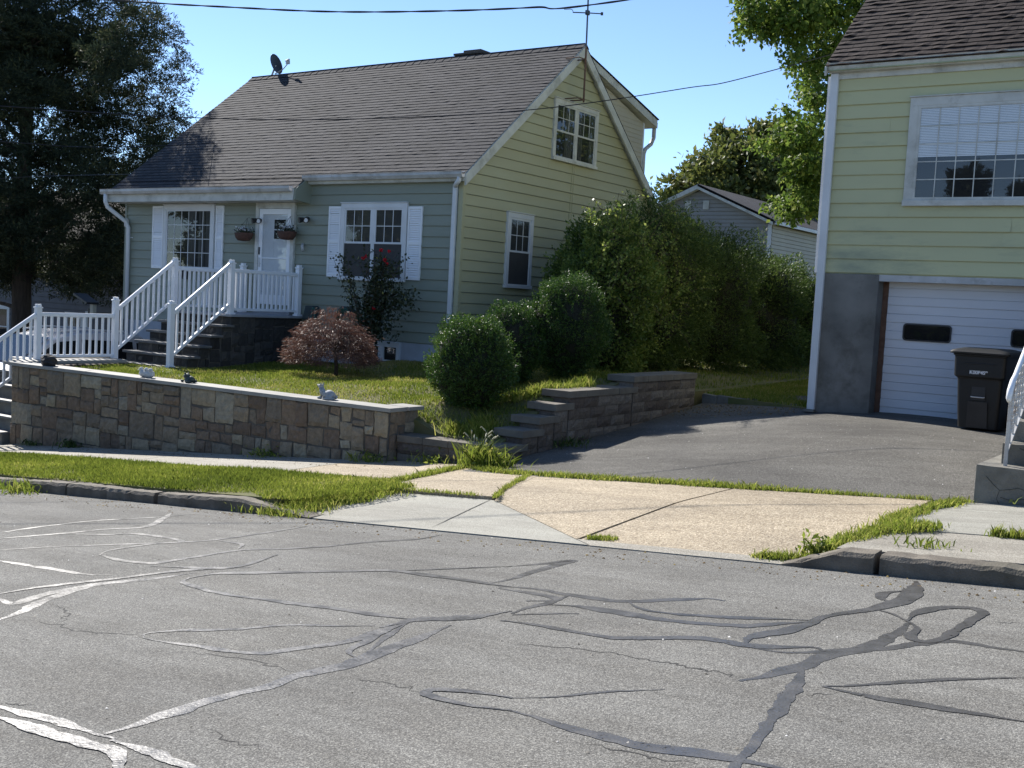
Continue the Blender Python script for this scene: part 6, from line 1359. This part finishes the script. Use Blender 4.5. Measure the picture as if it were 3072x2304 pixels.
# ------------------------------------------------------------------ trees across the street, behind the viewer (the windows mirror them)
for i, (x, y, h, w, kind) in enumerate(((-9.5, -19, 8.5, 1.9, 1), (-13, -24, 10, 2.2, 1), (-17, -20, 6, 3.0, 0), (-23, -22, 8, 3.5, 0), (-30, -24, 10, 4, 0), (-38, -20, 9, 4, 0), (-46, -22, 10, 4.5, 0), (-54, -14, 9, 4, 0), (-5, -22, 5.5, 3, 0), (1, -22, 6, 3.2, 0))):
    labs = ['slim conifer across the street, nearest the viewer', 'taller conifer across the street, second from the viewer', 'first round tree left of the two conifers across the street', 'second round tree left of the conifers across the street', 'third round tree left of the conifers across the street', 'fourth round tree left of the conifers across the street', 'fifth round tree left of the conifers across the street', 'last round tree at the far left across the street', 'low round tree just right of the conifers across the street', 'rightmost low round tree across the street']
    z0 = S(x)-.4; t = thing('conifer_tree' if kind else 'street_tree', (x, y, z0), labs[i], 'tree'); rs = np.random.RandomState(90+i); mb = MB(); mb.tube([(x, y, z0-.2), (x, y, z0+h*.8)], [.2, .05], 7); mb.build('trunk', 'bark', t)
    B = []
    for k in range(60):
        z = rs.uniform(.08, 1)*h
        rr3 = w*(1-z/h)*.9+.15 if kind else w*math.sqrt(max(.05, 1-((z-h*.6)/(h*.5))**2)); a = rs.rand()*6.28; q_ = rs.uniform(.2, .9)
        B.append(((x+rr3*q_*math.cos(a), y+rr3*q_*math.sin(a), z0+z), (w*.33, w*.33, w*.2)))
    crown(t, B, 420, .34, 'juniper' if kind else 'oak', rs, mean=.4)
for i in range(6):  # unseen hedge added to darken what the windows mirror
    x = -62+i*11.5; z0 = S(x)-.3; shrub('reflection_hedge', (x, -14.5, z0+1.6), (6.2, 1.2, 2.0), 7000, .22, 'hedge', ['far left', 'second', 'third', 'fourth', 'fifth', 'rightmost'][i]+' stretch of the unseen hedge added across the street to darken window reflections', 'hedge', 120+i, z0, 'unseen hedges added for the window reflections', core=.93)

# ------------------------------------------------------------------ grit, pebbles and fallen bits on the paving
def grit(name, region, n, f, lab, seed, smin=.004, smax=.012, mat='grit', dens=None):
    r = np.random.RandomState(seed); x0, x1, y0, y1 = region; P = np.c_[r.uniform(x0, x1, n), r.uniform(y0, y1, n)]
    if dens is not None: P = P[r.rand(len(P)) < np.array([dens(x, y) for x, y in P])]
    n = len(P); z = np.array([f(x, y) for x, y in P]); sz = r.uniform(smin, smax, n)*r.uniform(.5, 1, n); B = np.array([[1, 0, 0], [-.5, .8, 0], [-.6, -.7, 0], [.1, 0, .7]]); a = r.rand(n)*6.28
    c, s_ = np.cos(a), np.sin(a); V = np.empty((n, 4, 3))
    for k in range(4): V[:, k, 0] = P[:, 0]+(B[k, 0]*c-B[k, 1]*s_)*sz; V[:, k, 1] = P[:, 1]+(B[k, 0]*s_+B[k, 1]*c)*sz; V[:, k, 2] = z+.001+B[k, 2]*sz
    b = np.arange(n)[:, None]*4; Fq = np.concatenate([b+np.array([0, 1, 3]), b+np.array([1, 2, 3]), b+np.array([2, 0, 3])]); t = r.rand(n)
    return tag(mesh_np(name, V.reshape(-1, 3), Fq, np.tile(t, 3), mat), lab, 'grit', kind='stuff')
M['grit'] = attr_mat('loose_grit', [(0, (.03, .028, .025)), (.45, (.13, .12, .10)), (.8, (.35, .33, .29)), (1, (.7, .69, .66))], .8)
M['litter'] = attr_mat('leaf_litter', [(0, (.05, .035, .015)), (.6, (.13, .085, .035)), (1, (.22, .17, .06))], .9)
grit('loose_grit', (-15, 1, 2.5, 7.4), 2600, road_z, 'loose grit and pebbles scattered on the road, thicker along the kerb', 5, dens=lambda x, y: .25+.75*max(0, (y-6.6)/.8))
grit('loose_grit', (-7.8, -2.3, 10.8, 16), 900, drive_z, 'pale specks of grit on the driveway asphalt', 6, .003, .010)
grit('leaf_litter', (-16, 1, 7.0, 7.42), 700, road_z, 'dry leaf scraps lying in the gutter', 7, .006, .018, 'litter')
grit('leaf_litter', (-17.5, -9, 10.3, 10.9), 260, lambda x, y: S(x), 'dry scraps at the foot of the stone wall', 8, .006, .018, 'litter')
grit('leaf_litter', (-7.95, -5.9, 15.8, 17.2), 500, lambda x, y: drive_z(x, y), 'leaf scraps along the shaded back edge of the driveway', 9, .008, .03, 'litter')
